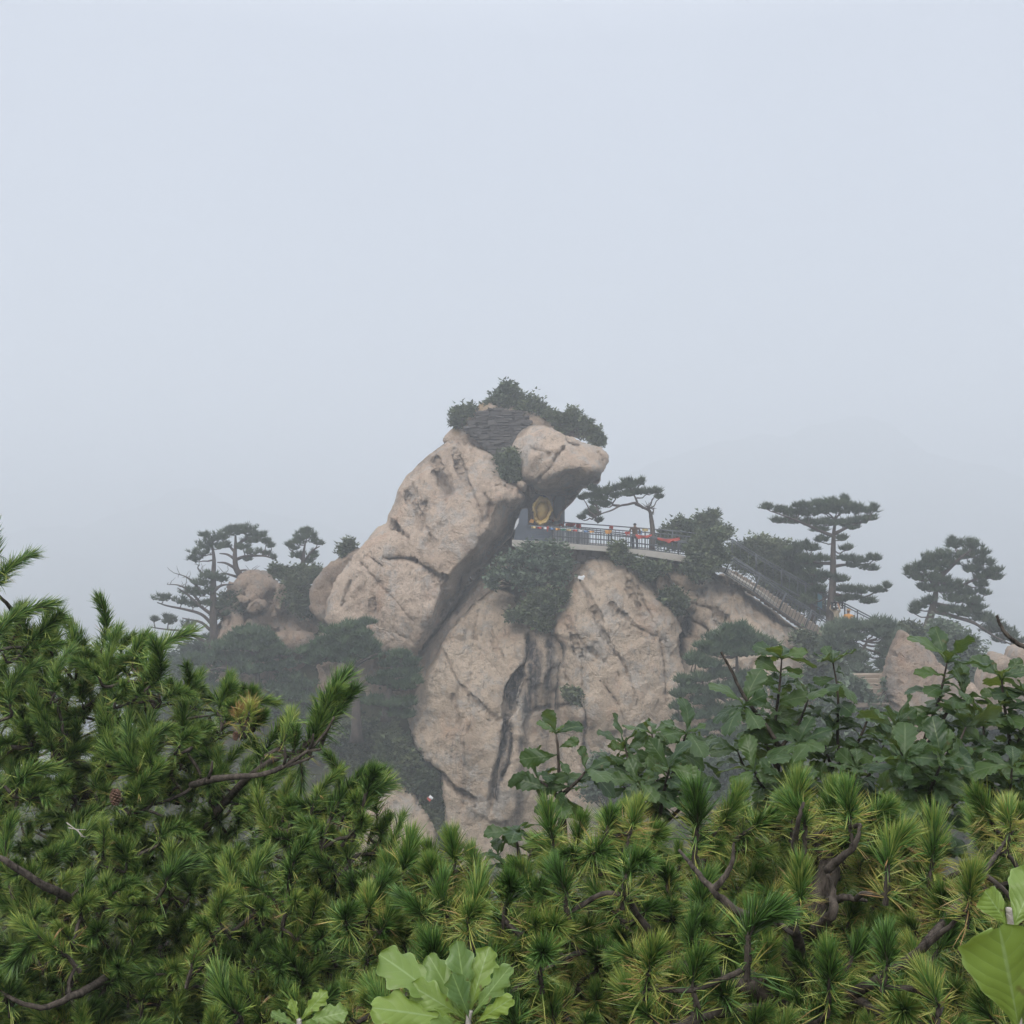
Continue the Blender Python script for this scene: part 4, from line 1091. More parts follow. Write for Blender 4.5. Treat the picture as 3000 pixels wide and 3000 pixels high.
# ------------------------------------------------------------------ trees and bushes on the crag
def tuft_template(n, ln, wd, seed, up=0.6):
    rs = np.random.RandomState(seed)
    v = []
    for k in range(n):
        a = rs.uniform(0, 2 * np.pi); e = rs.uniform(0.15, 1.5)
        d = np.array([np.cos(a) * np.cos(e), np.sin(a) * np.cos(e), np.sin(e)])
        d[2] += up * 0.4; d /= np.linalg.norm(d)
        s = np.cross(d, rs.normal(size=3)); s /= np.linalg.norm(s)
        l = ln * rs.uniform(.7, 1.15)
        b0 = d * l * 0.05
        v += [b0 - s * wd * .5, b0 + s * wd * .5, d * l]
    return np.array(v)
TUFTS = [tuft_template(13, 0.42, 0.075, 40 + i) for i in range(6)]
def leaf_template(n, sz, seed):
    rs = np.random.RandomState(seed)
    v = []
    for k in range(n):
        c = rs.normal(size=3) * sz * 0.75
        d = rs.normal(size=3); d[2] = abs(d[2]) * .5 + .1; d /= np.linalg.norm(d)
        s = np.cross(d, rs.normal(size=3)); s /= np.linalg.norm(s)
        l = sz * rs.uniform(.7, 1.3)
        v += [c - s * l * .38, c + s * l * .38, c + d * l]
    return np.array(v)
LEAFS = [leaf_template(12, 0.17, 70 + i) for i in range(6)]

def scatter(mb, centers, templates, rs, smin=.7, smax=1.25, tint=None, tilt=0.35, m=0):
    n = len(centers)
    pick = rs.randint(0, len(templates), n)
    for ti, T in enumerate(templates):
        c = centers[pick == ti]
        k = len(c)
        if not k: continue
        a = rs.uniform(0, 2 * np.pi, k); s = rs.uniform(smin, smax, k)
        ca, sa = np.cos(a) * s, np.sin(a) * s
        v = np.empty((k, len(T), 3))
        tx, ty = rs.uniform(-tilt, tilt, k), rs.uniform(-tilt, tilt, k)
        v[:, :, 0] = ca[:, None] * T[:, 0] - sa[:, None] * T[:, 1] + tx[:, None] * T[:, 2]
        v[:, :, 1] = sa[:, None] * T[:, 0] + ca[:, None] * T[:, 1] + ty[:, None] * T[:, 2]
        v[:, :, 2] = s[:, None] * T[:, 2]
        v += c[:, None, :]
        tn = (rs.uniform(0, 1, k) if tint is None else np.clip(tint[pick == ti] + rs.uniform(-.2, .2, k), 0, 1))
        mb.add(v.reshape(-1, 3), np.arange(k * len(T)).reshape(-1, 3), None, m, np.repeat(tn, len(T)))

def branch_pts(a, b, rs, n=6, sag=0.12, wob=0.05):
    a, b = np.array(a, float), np.array(b, float)
    L_ = np.linalg.norm(b - a)
    out = []
    for i in range(n + 1):
        t = i / n
        p = a * (1 - t) + b * t
        p[2] += -sag * L_ * math.sin(math.pi * t)
        if 0 < i < n: p += rs.normal(size=3) * wob * L_
        out.append(p)
    return out

def far_pine(label, Y, trunk, pads, limbs=(), seed=0, r0=0.22, dens=1.0, name='pine_tree', group='pines on the crag', mat='far_pine', dead=(), flat=True, dspread=0.75, tsize=1.0, roots=False):
    """trunk: picture polyline; pads: (px,py,rx,rz) flattened cushions of needles; limbs: picture polylines of bare boughs"""
    rs = np.random.RandomState(seed)
    base = P(*trunk[0], Y)
    root = empty(name, base, label, 'tree', group)
    tp = spline([tuple(P(x, y, Y)) for x, y in trunk], 5)
    tr = [r0 * (1 - 0.78 * i / (len(tp) - 1)) for i in range(len(tp))]
    mb = MB()
    mb.tube([Vector(p) for p in np.vstack([tp[:1] - np.array([[0, 0, .6]]), tp])], [r0 * 1.5] + tr, 9, wob=0.12, rng=random.Random(seed))
    if roots:
        for k in range(9):
            a = k * .7; e = tp[0] + np.array([math.cos(a) * 0.9 + .25, math.sin(a) * .5, -0.75 - .3 * rs.rand()])
            mb.tube([Vector(p) for p in branch_pts(tp[0] + np.array([0, 0, .15]), e, rs, 5, -.12, .05)], np.linspace(r0 * .55, .04, 6), 6)
    part('trunk', mb, [MATS['bark_far']], root, True)
    lb = MB()
    nodes = [tuple(p) for p in tp[len(tp) // 3:]]
    for lm in limbs:
        q = spline([(*P(x, y, Y),) for x, y in lm], 4)
        off = np.linspace(0, rs.uniform(-.8, .8), len(q)); q[:, 1] += off
        lb.tube([Vector(p) for p in q], np.linspace(r0 * .42, .03, len(q)), 6)
        nodes += [tuple(p) for p in q]
    for lm in dead:
        q = spline([(*P(x, y, Y),) for x, y in lm], 4)
        lb.tube([Vector(p) for p in q], np.linspace(r0 * .35, .018, len(q)), 5)
        for _ in range(7):
            k = rs.randint(len(q) // 3, len(q)); e = q[k] + rs.normal(size=3) * .25 + np.array([(q[-1] - q[0])[0] * .06, 0, .25])
            lb.tube([Vector(p) for p in branch_pts(q[k], e, rs, 3, 0, .08)], [.022, .018, .012, .006], 4)
    NA = np.array(nodes)
    cr = MB()
    for (px, py, rx, rz) in pads:
        c = np.array(P(px, py, Y)); c[1] += rs.uniform(-.3, .3) * rx * Y / F * .8
        ax, az = rx * Y / F, rz * Y / F
        ay = ax * dspread
        # bough from the nearest node that lies lower or level
        cost = np.linalg.norm(NA - c, axis=1) + np.clip(NA[:, 2] - c[2], 0, 9) * 2
        a = NA[np.argmin(cost)]
        tip = c + np.array([0, 0, -az * .4])
        bp = branch_pts(a, tip, rs, 5, 0.08, .04)
        Lb = np.linalg.norm(tip - a)
        lb.tube([Vector(p) for p in bp], np.linspace(min(.09, .03 + Lb * .025), .022, len(bp)), 5)
        az *= 1.12
        n = int(dens * 190 * ax * ay) + int(40 * dens)
        u = rs.normal(size=(n, 3)); u /= np.linalg.norm(u, axis=1, keepdims=True)
        rad = np.where(rs.rand(n, 1) < .22, rs.uniform(.9, 1.5, (n, 1)), rs.uniform(.15, 1.0, (n, 1)) ** .6)
        u = u * rad
        if flat: u[:, 2] = np.where(u[:, 2] < 0, u[:, 2] * .55, u[:, 2])
        # lumpy cushions: pull the points towards a few lobes
        nl = max(3, int(4 + ax * 3))
        lobes = rs.normal(size=(nl, 3)); lobes /= np.linalg.norm(lobes, axis=1, keepdims=True); lobes *= rs.uniform(.35, .85, (nl, 1))
        near = np.argmin(((u[:, None] - lobes[None]) ** 2).sum(-1), 1)
        u = u + (lobes[near] - u) * rs.uniform(.15, .5, (n, 1))
        pts = c + u * np.array([ax, ay, az])
        lt = rs.uniform(0, 1, nl)[near] * .6 + .2
        scatter(cr, pts, TUFTS, rs, .6 * tsize, 1.1 * tsize, lt)
        for k in range(min(nl, 6)):
            e = c + lobes[k] * np.array([ax, ay, az])
            lb.tube([Vector(p) for p in branch_pts(tip, e, rs, 3, 0.05, .06)], [.024, .02, .014, .008], 4)
    part('boughs', lb, [MATS['bark_far']], root, True)
    part('crown', cr, [MATS[mat]], root, False)
    return root

def far_shrub(label, Y, base, blobs, seed=0, mat='far_shrub', dens=1.0, name='bush', group='bushes on the crag', twigs=6, cat='bush', lsize=1.0, sparse=0.0):
    rs = np.random.RandomState(seed)
    b0 = np.array(P(*base, Y))
    root = empty(name, b0, label, cat, group)
    st, cr = MB(), MB()
    for (px, py, rx, rz) in blobs:
        c = np.array(P(px, py, Y)); ax, az = rx * Y / F, rz * Y / F; ay = min(ax, az * 1.4) * .8
        c[1] += rs.uniform(-.35, .35) * ay
        nl = max(4, int(5 + 5 * ax * az))
        lobes = rs.normal(size=(nl, 3)); lobes /= np.linalg.norm(lobes, axis=1, keepdims=True); lobes *= rs.uniform(.4, .95, (nl, 1))
        n = int(dens * .72 * (70 + 150 * (ax * az + ay * (ax + az) * .5)))
        if sparse:
            near = rs.randint(0, nl, n); u = lobes[near] + rs.normal(size=(n, 3)) * (.34 - sparse * .16)
        else:
            u = rs.normal(size=(n, 3)); u /= np.linalg.norm(u, axis=1, keepdims=True); u *= np.where(rs.rand(n, 1) < .15, rs.uniform(.95, 1.35, (n, 1)), rs.uniform(.2, 1.05, (n, 1)) ** .5)
            near = np.argmin(((u[:, None] - lobes[None]) ** 2).sum(-1), 1)
            u = u + (lobes[near] * 1.12 - u) * rs.uniform(.1, .62, (n, 1))
        pts = c + u * np.array([ax, ay, az])
        lt = rs.uniform(0, 1, nl)[near] * .8 + .1
        scatter(cr, pts, LEAFS, rs, .7 * lsize, 1.3 * lsize, lt, .6)
        for k in range(min(twigs + 3, nl)):
            e = c + lobes[k] * np.array([ax, ay, az]) * rs.uniform(.9, 1.5)
            st.tube([Vector(p) for p in branch_pts(b0 + rs.normal(size=3) * .1, e, rs, 5, -.06, .04)], np.linspace(.055, .012, 6), 5)
    part('stems', st, [MATS['bark_far']], root, True)
    part('crown', cr, [MATS[mat]], root, False)
    return root

# left: two spreading pines and a small one
far_pine('tall bare-trunked pine at the left end of the crag with long level boughs', 73.0, [(627, 1885), (625, 1800), (625, 1700), (627, 1640), (622, 1600)],
         [(590, 1620, 32, 18), (605, 1600, 28, 16), (570, 1640, 22, 12), (625, 1580, 26, 16), (640, 1605, 18, 10), (600, 1570, 16, 9), (618, 1690, 42, 13), (590, 1710, 34, 12), (650, 1700, 22, 9), (560, 1735, 30, 16), (590, 1740, 34, 16), (620, 1730, 20, 12),
          (530, 1765, 26, 12), (480, 1755, 32, 10), (565, 1775, 28, 10), (495, 1810, 20, 9), (495, 1822, 30, 14), (452, 1818, 12, 9), (555, 1835, 28, 14), (605, 1870, 18, 10), (610, 1770, 26, 10), (645, 1780, 22, 12), (660, 1800, 14, 10)],
         limbs=[[(622, 1830), (590, 1800), (540, 1785), (490, 1775), (460, 1765)], [(618, 1885), (580, 1870), (540, 1850), (490, 1845), (440, 1838)], [(620, 1800), (590, 1775), (555, 1740), (530, 1720)], [(625, 1735), (650, 1715), (690, 1710)], [(615, 1845), (590, 1825), (560, 1818), (530, 1812)]],
         dead=[[(590, 1770), (560, 1735), (525, 1715), (490, 1712)], [(600, 1745), (570, 1710), (545, 1690), (515, 1680)], [(624, 1690), (600, 1685), (580, 1665), (585, 1655)]], seed=101, r0=0.27, dens=.55, tsize=.78)
far_pine('umbrella-topped pine leaning out from behind the left outcrop', 75.5, [(700, 1715), (705, 1690), (692, 1665), (688, 1630), (690, 1600), (690, 1570)],
         [(680, 1560, 40, 14), (720, 1556, 44, 14), (755, 1570, 32, 12), (650, 1575, 26, 12), (735, 1585, 34, 12), (780, 1590, 20, 8), (795, 1602, 12, 6), (800, 1635, 10, 8), (740, 1620, 30, 10), (780, 1625, 14, 7), (660, 1600, 18, 9), (715, 1605, 26, 9), (725, 1640, 16, 7), (700, 1550, 30, 8)],
         limbs=[[(690, 1665), (660, 1650), (635, 1648)], [(690, 1640), (665, 1625), (640, 1622)], [(690, 1640), (720, 1630), (770, 1628), (800, 1635)], [(690, 1620), (670, 1600), (650, 1585)], [(690, 1600), (720, 1580), (760, 1575)]],
         dead=[[(695, 1675), (720, 1670), (735, 1675)], [(695, 1690), (660, 1680), (640, 1682)]], seed=102, r0=0.26, dens=.55, tsize=.78)
far_pine('small round-topped pine rising from a bush between outcrop and leaning boulder', 73.5, [(890, 1668), (888, 1640), (890, 1615), (895, 1590)],
         [(885, 1575, 28, 16), (910, 1570, 24, 14), (870, 1590, 26, 12), (930, 1592, 22, 9), (845, 1600, 14, 8), (900, 1558, 20, 10), (870, 1630, 24, 10), (920, 1630, 20, 12), (905, 1645, 16, 10), (862, 1608, 14, 6)],
         limbs=[[(890, 1645), (870, 1625), (850, 1610)], [(890, 1645), (915, 1615), (940, 1600)]], seed=103, r0=0.17, dens=.55, tsize=.78)
far_shrub('dark bush at the foot of the small round-topped pine', 73.0, (880, 1720), [(880, 1690, 60, 30), (835, 1680, 36, 16), (925, 1680, 30, 20), (870, 1715, 36, 24), (860, 1750, 40, 40), (890, 1770, 36, 40), (810, 1672, 14, 10)], 104)
far_shrub('tiny bush on the tip of the lying slab', 70.5, (1010, 1622), [(1016, 1605, 10, 10), (1024, 1596, 6, 6), (1010, 1616, 8, 6)], 105, sparse=.5)
far_shrub('pale thin bush right of the tall bare-trunked pine', 74.0, (670, 1800), [(660, 1765, 22, 22), (685, 1745, 14, 18), (655, 1790, 18, 20), (690, 1775, 24, 18)], 106, sparse=.4)
far_pine('wide low pine with a broken pale bough below the left outcrop', 70.5, [(760, 2150), (757, 2050), (755, 1970), (752, 1920)],
         [(740, 1855, 50, 14), (700, 1870, 50, 16), (770, 1875, 46, 14), (660, 1895, 50, 16), (720, 1895, 60, 16), (790, 1895, 44, 14), (820, 1915, 36, 12), (640, 1925, 46, 16), (700, 1930, 56, 18), (770, 1930, 50, 16), (600, 1940, 40, 16), (660, 1960, 50, 16), (730, 1965, 50, 16), (800, 1960, 36, 14), (840, 1950, 30, 12), (560, 1930, 24, 12)],
         limbs=[[(757, 1980), (720, 1960), (670, 1955)], [(757, 1970), (800, 1950), (830, 1935)]], dead=[[(757, 1935), (790, 1925), (830, 1915), (850, 1905)]], seed=107, r0=0.26, dens=.85, mat='mid_pine')
far_pine('layered green pine against the foot of the leaning boulder', 64.3, [(1045, 2140), (1043, 2050), (1040, 1960), (1035, 1900)],
         [(1070, 1828, 28, 9), (1030, 1840, 40, 11), (990, 1855, 46, 12), (1050, 1860, 50, 13), (1000, 1880, 60, 14), (1070, 1885, 44, 12), (950, 1890, 46, 13), (1020, 1905, 60, 14), (1090, 1905, 34, 11), (950, 1920, 50, 13), (1080, 1925, 40, 12), (1010, 1935, 50, 13), (930, 1940, 36, 12), (900, 1910, 30, 10)],
         limbs=[[(1040, 1960), (1000, 1930), (950, 1915)], [(1040, 1950), (1080, 1925), (1110, 1910)]], seed=108, r0=0.28, dens=.85, mat='mid_pine')
far_pine('dark pine bough crowding the gully beside the wedged slab', 65.0, [(1130, 2080), (1140, 2020), (1160, 1960), (1180, 1930)],
         [(1170, 1925, 36, 14), (1200, 1945, 30, 12), (1150, 1950, 40, 14), (1190, 1975, 40, 14), (1140, 1980, 36, 12), (1210, 2000, 30, 12), (1120, 2000, 36, 12), (1180, 2015, 40, 13), (1100, 2060, 44, 13), (1160, 2065, 44, 13), (1200, 2060, 24, 12), (1190, 2100, 24, 12), (1150, 2095, 30, 12)], seed=109, r0=0.2, mat='mid_pine')
far_pine('shaded pine low in the gully below the wide pine', 71.0, [(850, 2260), (852, 2150), (850, 2060)],
         [(840, 1990, 40, 14), (880, 2010, 44, 14), (810, 2020, 44, 14), (860, 2040, 52, 16), (900, 2050, 40, 14), (800, 2060, 44, 16), (850, 2080, 50, 16), (770, 2100, 44, 16), (900, 2100, 40, 14), (700, 2050, 50, 18), (640, 2020, 50, 18), (660, 2090, 56, 18), (590, 1990, 40, 16), (570, 2060, 50, 20)], seed=110, r0=.24, mat='mid_pine')
far_shrub('green bush filling the gully below the pointed corner of the pale slab', 65.2, (1200, 2400), [(1150, 2180, 44, 34), (1190, 2230, 50, 40), (1230, 2290, 44, 40), (1180, 2290, 40, 34), (1260, 2340, 36, 50), (1230, 2370, 40, 36), (1140, 2220, 36, 30), (1275, 2390, 30, 36)], 111)
far_shrub('dark thicket at the bottom of the shaded gully', 70.0, (1080, 2300), [(1060, 2150, 60, 40), (1000, 2170, 70, 46), (1120, 2140, 50, 40), (930, 2190, 60, 46), (1050, 2220, 60, 40), (870, 2180, 60, 50)], 112)
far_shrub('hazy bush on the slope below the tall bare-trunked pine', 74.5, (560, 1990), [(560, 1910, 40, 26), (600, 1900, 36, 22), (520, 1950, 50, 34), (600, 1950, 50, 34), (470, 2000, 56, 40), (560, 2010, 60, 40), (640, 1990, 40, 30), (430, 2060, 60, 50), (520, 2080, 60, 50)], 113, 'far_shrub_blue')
# bushes on and round the boulders
far_shrub('dense bush crowning the summit above the dry-stone wall', 71.6, (1495, 1215), [(1490, 1165, 36, 32), (1510, 1180, 44, 34), (1470, 1185, 36, 26), (1540, 1195, 38, 28), (1440, 1190, 22, 14), (1500, 1210, 50, 22), (1560, 1205, 30, 18), (1580, 1200, 22, 12), (1595, 1210, 18, 12), (1550, 1225, 34, 14), (1486, 1142, 18, 12)], 121, dens=1.05, sparse=.4, twigs=9)
far_shrub('small round bush on the left shoulder of the summit', 71.0, (1345, 1252), [(1352, 1210, 22, 16), (1340, 1225, 16, 16), (1368, 1205, 18, 12), (1342, 1240, 12, 10)], 122, sparse=.8, dens=.8)
far_shrub('feathery bush on the back of the head boulder', 70.6, (1660, 1275), [(1630, 1225, 22, 14), (1655, 1240, 26, 16), (1690, 1225, 26, 16), (1672, 1212, 14, 10), (1720, 1255, 26, 14), (1745, 1270, 20, 10), (1700, 1265, 34, 14), (1740, 1290, 22, 8), (1755, 1298, 12, 5), (1650, 1262, 26, 10)], 123, sparse=.95, dens=.85)
far_shrub('dark bush wedged between the leaning boulder and the head boulder', 68.2, (1505, 1395), [(1500, 1350, 30, 22), (1490, 1372, 28, 22), (1520, 1365, 24, 18), (1505, 1390, 26, 16), (1478, 1345, 18, 14), (1510, 1335, 16, 12)], 124, dens=1.2)
far_shrub('large soft bush under the slate parapet', 66.4, (1560, 1720), [(1565, 1610, 44, 20), (1620, 1602, 34, 16), (1505, 1640, 40, 20), (1570, 1645, 50, 24), (1640, 1640, 34, 24), (1455, 1680, 30, 20), (1520, 1685, 50, 22), (1600, 1690, 44, 26), (1640, 1690, 26, 26), (1560, 1712, 34, 20), (1445, 1700, 20, 16)], 125, 'far_shrub_blue', dens=.65, sparse=.6)
far_shrub('narrow bush trailing down the cleft below the soft bush', 66.0, (1570, 1820), [(1590, 1745, 30, 16), (1560, 1772, 30, 16), (1532, 1800, 26, 16), (1572, 1812, 26, 20), (1600, 1780, 20, 14), (1502, 1802, 10, 9)], 126)
far_shrub('small bush in the cleft at the left edge of the domed slab', 65.8, (1620, 1790), [(1620, 1760, 22, 16), (1640, 1745, 18, 14), (1605, 1780, 18, 14), (1590, 1825, 20, 18)], 127)
far_shrub('tiny ledge plant halfway down the domed slab', 64.8, (1690, 2060), [(1672, 2036, 20, 8), (1695, 2045, 14, 12), (1704, 2062, 8, 14)], 128)
far_shrub('low bush at the terrace edge in front of the railing', 66.6, (1830, 1640), [(1800, 1612, 12, 12), (1818, 1608, 9, 16), (1810, 1632, 20, 12), (1850, 1645, 26, 9), (1880, 1652, 20, 8)], 129, dens=.5, sparse=.5)
far_shrub('low bush round the roots of the bent pine', 66.4, (1900, 1670), [(1880, 1662, 24, 9), (1905, 1672, 24, 9), (1942, 1662, 22, 7), (1900, 1688, 12, 10)], 130, dens=.5, sparse=.5)
far_shrub('tall upright bush where terrace meets stair', 66.4, (2050, 1700), [(2025, 1618, 22, 22), (2060, 1600, 28, 28), (2100, 1605, 26, 30), (2035, 1655, 30, 26), (2080, 1650, 36, 28), (2050, 1690, 24, 16), (2100, 1570, 18, 14), (2120, 1635, 18, 24)], 131, sparse=.5, dens=.9)
far_shrub('spiky bush behind the far terrace railing right of the bent pine', 72.5, (2040, 1600), [(1975, 1545, 22, 14), (2010, 1540, 24, 18), (2045, 1530, 24, 20), (2075, 1525, 22, 20), (2090, 1515, 12, 10), (1960, 1565, 24, 14), (2020, 1565, 50, 20), (2080, 1560, 40, 22), (2120, 1560, 20, 14), (1940, 1585, 40, 18), (1990, 1595, 50, 20), (2040, 1600, 50, 20)], 132, sparse=.45, dens=1.25)
far_shrub('bush in the crack between domed slab and stair ridge', 66.4, (1975, 1790), [(1970, 1745, 24, 20), (1985, 1765, 24, 22), (1955, 1755, 14, 14), (1985, 1785, 16, 12)], 133)
far_shrub('dense dark bush behind the far stair railing', 72.0, (2260, 1760), [(2210, 1610, 40, 30), (2250, 1600, 40, 30), (2290, 1615, 36, 30), (2230, 1650, 50, 34), (2290, 1660, 50, 36), (2180, 1640, 36, 34), (2330, 1650, 30, 26), (2260, 1700, 50, 34), (2320, 1710, 50, 36), (2360, 1740, 40, 36), (2390, 1780, 34, 34), (2340, 1770, 36, 30), (2160, 1610, 20, 20)], 134)
# the bent pine on the terrace
far_pine('bent pine leaning left over the terrace from a bare twisted trunk', 67.6, [(1912, 1640), (1910, 1600), (1912, 1560), (1908, 1520), (1903, 1497), (1885, 1487), (1860, 1478)],
         [(1740, 1435, 22, 8), (1765, 1445, 24, 9), (1790, 1438, 26, 10), (1820, 1430, 28, 12), (1845, 1425, 24, 12), (1870, 1420, 14, 8), (1880, 1412, 6, 5), (1840, 1415, 16, 8), (1860, 1445, 30, 10), (1895, 1445, 28, 9), (1920, 1442, 16, 7), (1930, 1460, 10, 6), (1730, 1455, 24, 9), (1760, 1465, 28, 9), (1745, 1478, 22, 8), (1770, 1482, 18, 8), (1710, 1462, 14, 5), (1725, 1505, 24, 8), (1745, 1512, 18, 8), (1705, 1520, 14, 5), (1755, 1528, 10, 6), (1738, 1495, 16, 6), (1800, 1455, 20, 8), (1835, 1450, 24, 8)],
         limbs=[[(1885, 1488), (1862, 1474), (1838, 1478), (1815, 1482), (1790, 1495), (1765, 1503), (1740, 1512)], [(1868, 1478), (1862, 1460), (1850, 1440)], [(1815, 1482), (1795, 1478), (1805, 1462)]], dead=[[(1903, 1497), (1898, 1488), (1895, 1482)], [(1908, 1510), (1914, 1498), (1915, 1490)]], seed=141, r0=0.19, dens=.65, tsize=.8, roots=True, dspread=.6)
# the flat-topped pine and its neighbours
far_pine('tall straight pine with a broad flat table of needles at the top', 67.8, [(2432, 1850), (2434, 1780), (2440, 1700), (2441, 1620), (2443, 1560), (2448, 1520)],
         [(2250, 1490, 22, 7), (2285, 1498, 30, 9), (2325, 1506, 36, 12), (2370, 1505, 40, 15), (2420, 1498, 44, 18), (2465, 1495, 40, 18), (2510, 1498, 34, 14), (2545, 1500, 24, 9), (2560, 1490, 10, 6), (2345, 1485, 34, 8), (2400, 1480, 40, 11), (2450, 1478, 40, 14), (2500, 1490, 30, 9), (2475, 1465, 10, 7), (2280, 1530, 14, 5), (2320, 1530, 30, 8), (2370, 1535, 36, 11), (2420, 1535, 40, 13), (2470, 1535, 36, 11), (2515, 1530, 30, 9), (2550, 1522, 20, 6), (2400, 1555, 30, 7), (2495, 1548, 24, 6),
          (2405, 1585, 22, 7), (2465, 1580, 20, 7), (2380, 1610, 26, 9), (2360, 1600, 10, 12), (2480, 1610, 18, 7), (2400, 1640, 34, 10), (2360, 1645, 26, 9), (2480, 1640, 26, 8), (2520, 1645, 34, 8), (2560, 1638, 24, 7), (2545, 1668, 26, 7), (2500, 1660, 20, 6), (2380, 1680, 26, 9), (2465, 1700, 24, 8), (2420, 1690, 26, 9), (2480, 1730, 32, 9), (2525, 1735, 34, 10), (2570, 1732, 24, 8), (2598, 1720, 12, 7), (2500, 1755, 30, 9), (2545, 1765, 24, 8), (2400, 1730, 30, 12), (2470, 1760, 24, 9), (2370, 1760, 26, 14)],
         limbs=[[(2440, 1660), (2480, 1655), (2530, 1655)], [(2440, 1570), (2400, 1555), (2330, 1525), (2260, 1500)], [(2443, 1565), (2480, 1545), (2540, 1520)], [(2438, 1740), (2490, 1750), (2540, 1750), (2590, 1725)], [(2440, 1650), (2400, 1650), (2370, 1640)]], seed=151, r0=0.27, dens=.62, tsize=.9)
far_pine('dark leafy pine crowding behind the trunk of the flat-topped pine', 71.0, [(2380, 1850), (2382, 1760), (2385, 1680), (2390, 1640)],
         [(2340, 1610, 20, 16), (2310, 1625, 20, 14), (2350, 1640, 34, 16), (2320, 1665, 34, 16), (2380, 1660, 30, 14), (2340, 1700, 40, 18), (2390, 1700, 34, 16), (2330, 1735, 40, 18), (2390, 1745, 34, 16)], seed=152, r0=.2)
far_pine('right-hand pine leaning right with one long bough reaching down', 64.0, [(2700, 1890), (2712, 1850), (2725, 1810), (2738, 1760), (2745, 1720), (2760, 1670)],
         [(2790, 1590, 10, 12), (2800, 1600, 26, 14), (2840, 1600, 34, 16), (2870, 1625, 30, 14), (2830, 1630, 40, 16), (2880, 1650, 34, 14), (2910, 1675, 22, 12), (2890, 1690, 34, 14), (2920, 1695, 14, 10), (2850, 1670, 30, 14), (2870, 1715, 24, 10), (2885, 1740, 18, 8), (2720, 1640, 30, 20), (2750, 1630, 34, 18), (2700, 1665, 30, 16), (2740, 1665, 40, 20), (2780, 1650, 34, 18), (2670, 1680, 20, 12), (2660, 1672, 10, 8), (2700, 1695, 34, 18), (2750, 1700, 44, 20), (2720, 1725, 36, 18), (2770, 1730, 36, 14), (2800, 1720, 34, 14), (2830, 1740, 36, 14), (2800, 1760, 36, 14), (2850, 1765, 34, 12), (2690, 1780, 22, 10), (2680, 1795, 16, 9), (2720, 1765, 26, 12),
          (2800, 1790, 36, 12), (2840, 1800, 40, 13), (2880, 1815, 40, 13), (2860, 1785, 30, 10), (2910, 1830, 34, 13), (2940, 1845, 30, 12), (2900, 1850, 34, 12), (2960, 1865, 26, 11), (2930, 1875, 26, 9), (2980, 1885, 18, 8), (2760, 1790, 20, 7)],
         limbs=[[(2735, 1790), (2790, 1805), (2850, 1825), (2900, 1860), (2950, 1885)], [(2740, 1770), (2790, 1780), (2830, 1800)], [(2752, 1700), (2800, 1720), (2850, 1700), (2890, 1690)], [(2755, 1690), (2800, 1640), (2830, 1610)], [(2745, 1730), (2720, 1690), (2700, 1670)]], seed=153, r0=0.30, dens=.6, tsize=.9)
far_shrub('leafy bush below the long bough of the right-hand pine', 62.0, (2790, 1990), [(2760, 1850, 36, 30), (2800, 1870, 40, 34), (2750, 1890, 40, 30), (2830, 1900, 36, 34), (2790, 1930, 50, 40), (2850, 1940, 34, 40), (2830, 1980, 44, 40), (2880, 1960, 20, 26), (2840, 2010, 40, 30)], 154, 'far_shrub_blue', sparse=.2)
far_shrub('small bush between the foot of the stair and the tall boulder', 62.5, (2650, 1880), [(2650, 1850, 26, 14), (2672, 1846, 22, 14), (2690, 1862, 16, 12)], 155, sparse=.3)
far_pine('spreading green pine in front of the foot of the stair', 61.0, [(2520, 2080), (2518, 2000), (2520, 1930), (2540, 1880)],
         [(2440, 1850, 34, 16), (2480, 1835, 40, 16), (2530, 1840, 36, 16), (2570, 1830, 24, 14), (2600, 1835, 24, 14), (2450, 1875, 44, 18), (2500, 1870, 40, 18), (2580, 1860, 40, 18), (2620, 1860, 30, 16), (2430, 1905, 36, 18), (2480, 1905, 44, 18), (2610, 1890, 40, 18), (2640, 1900, 30, 14), (2460, 1935, 44, 18), (2510, 1930, 40, 18), (2600, 1920, 40, 16), (2500, 1965, 44, 18), (2530, 1990, 34, 16), (2460, 1980, 40, 18), (2580, 1950, 26, 12)], seed=156, r0=.24, mat='far_shrub_blue', dens=.9)
far_shrub('bush spilling over the right flank of the stair ridge', 65.0, (2390, 1960), [(2370, 1880, 36, 22), (2400, 1900, 36, 26), (2350, 1870, 24, 14), (2400, 1940, 40, 30), (2430, 1970, 40, 34), (2380, 1990, 40, 34)], 157)
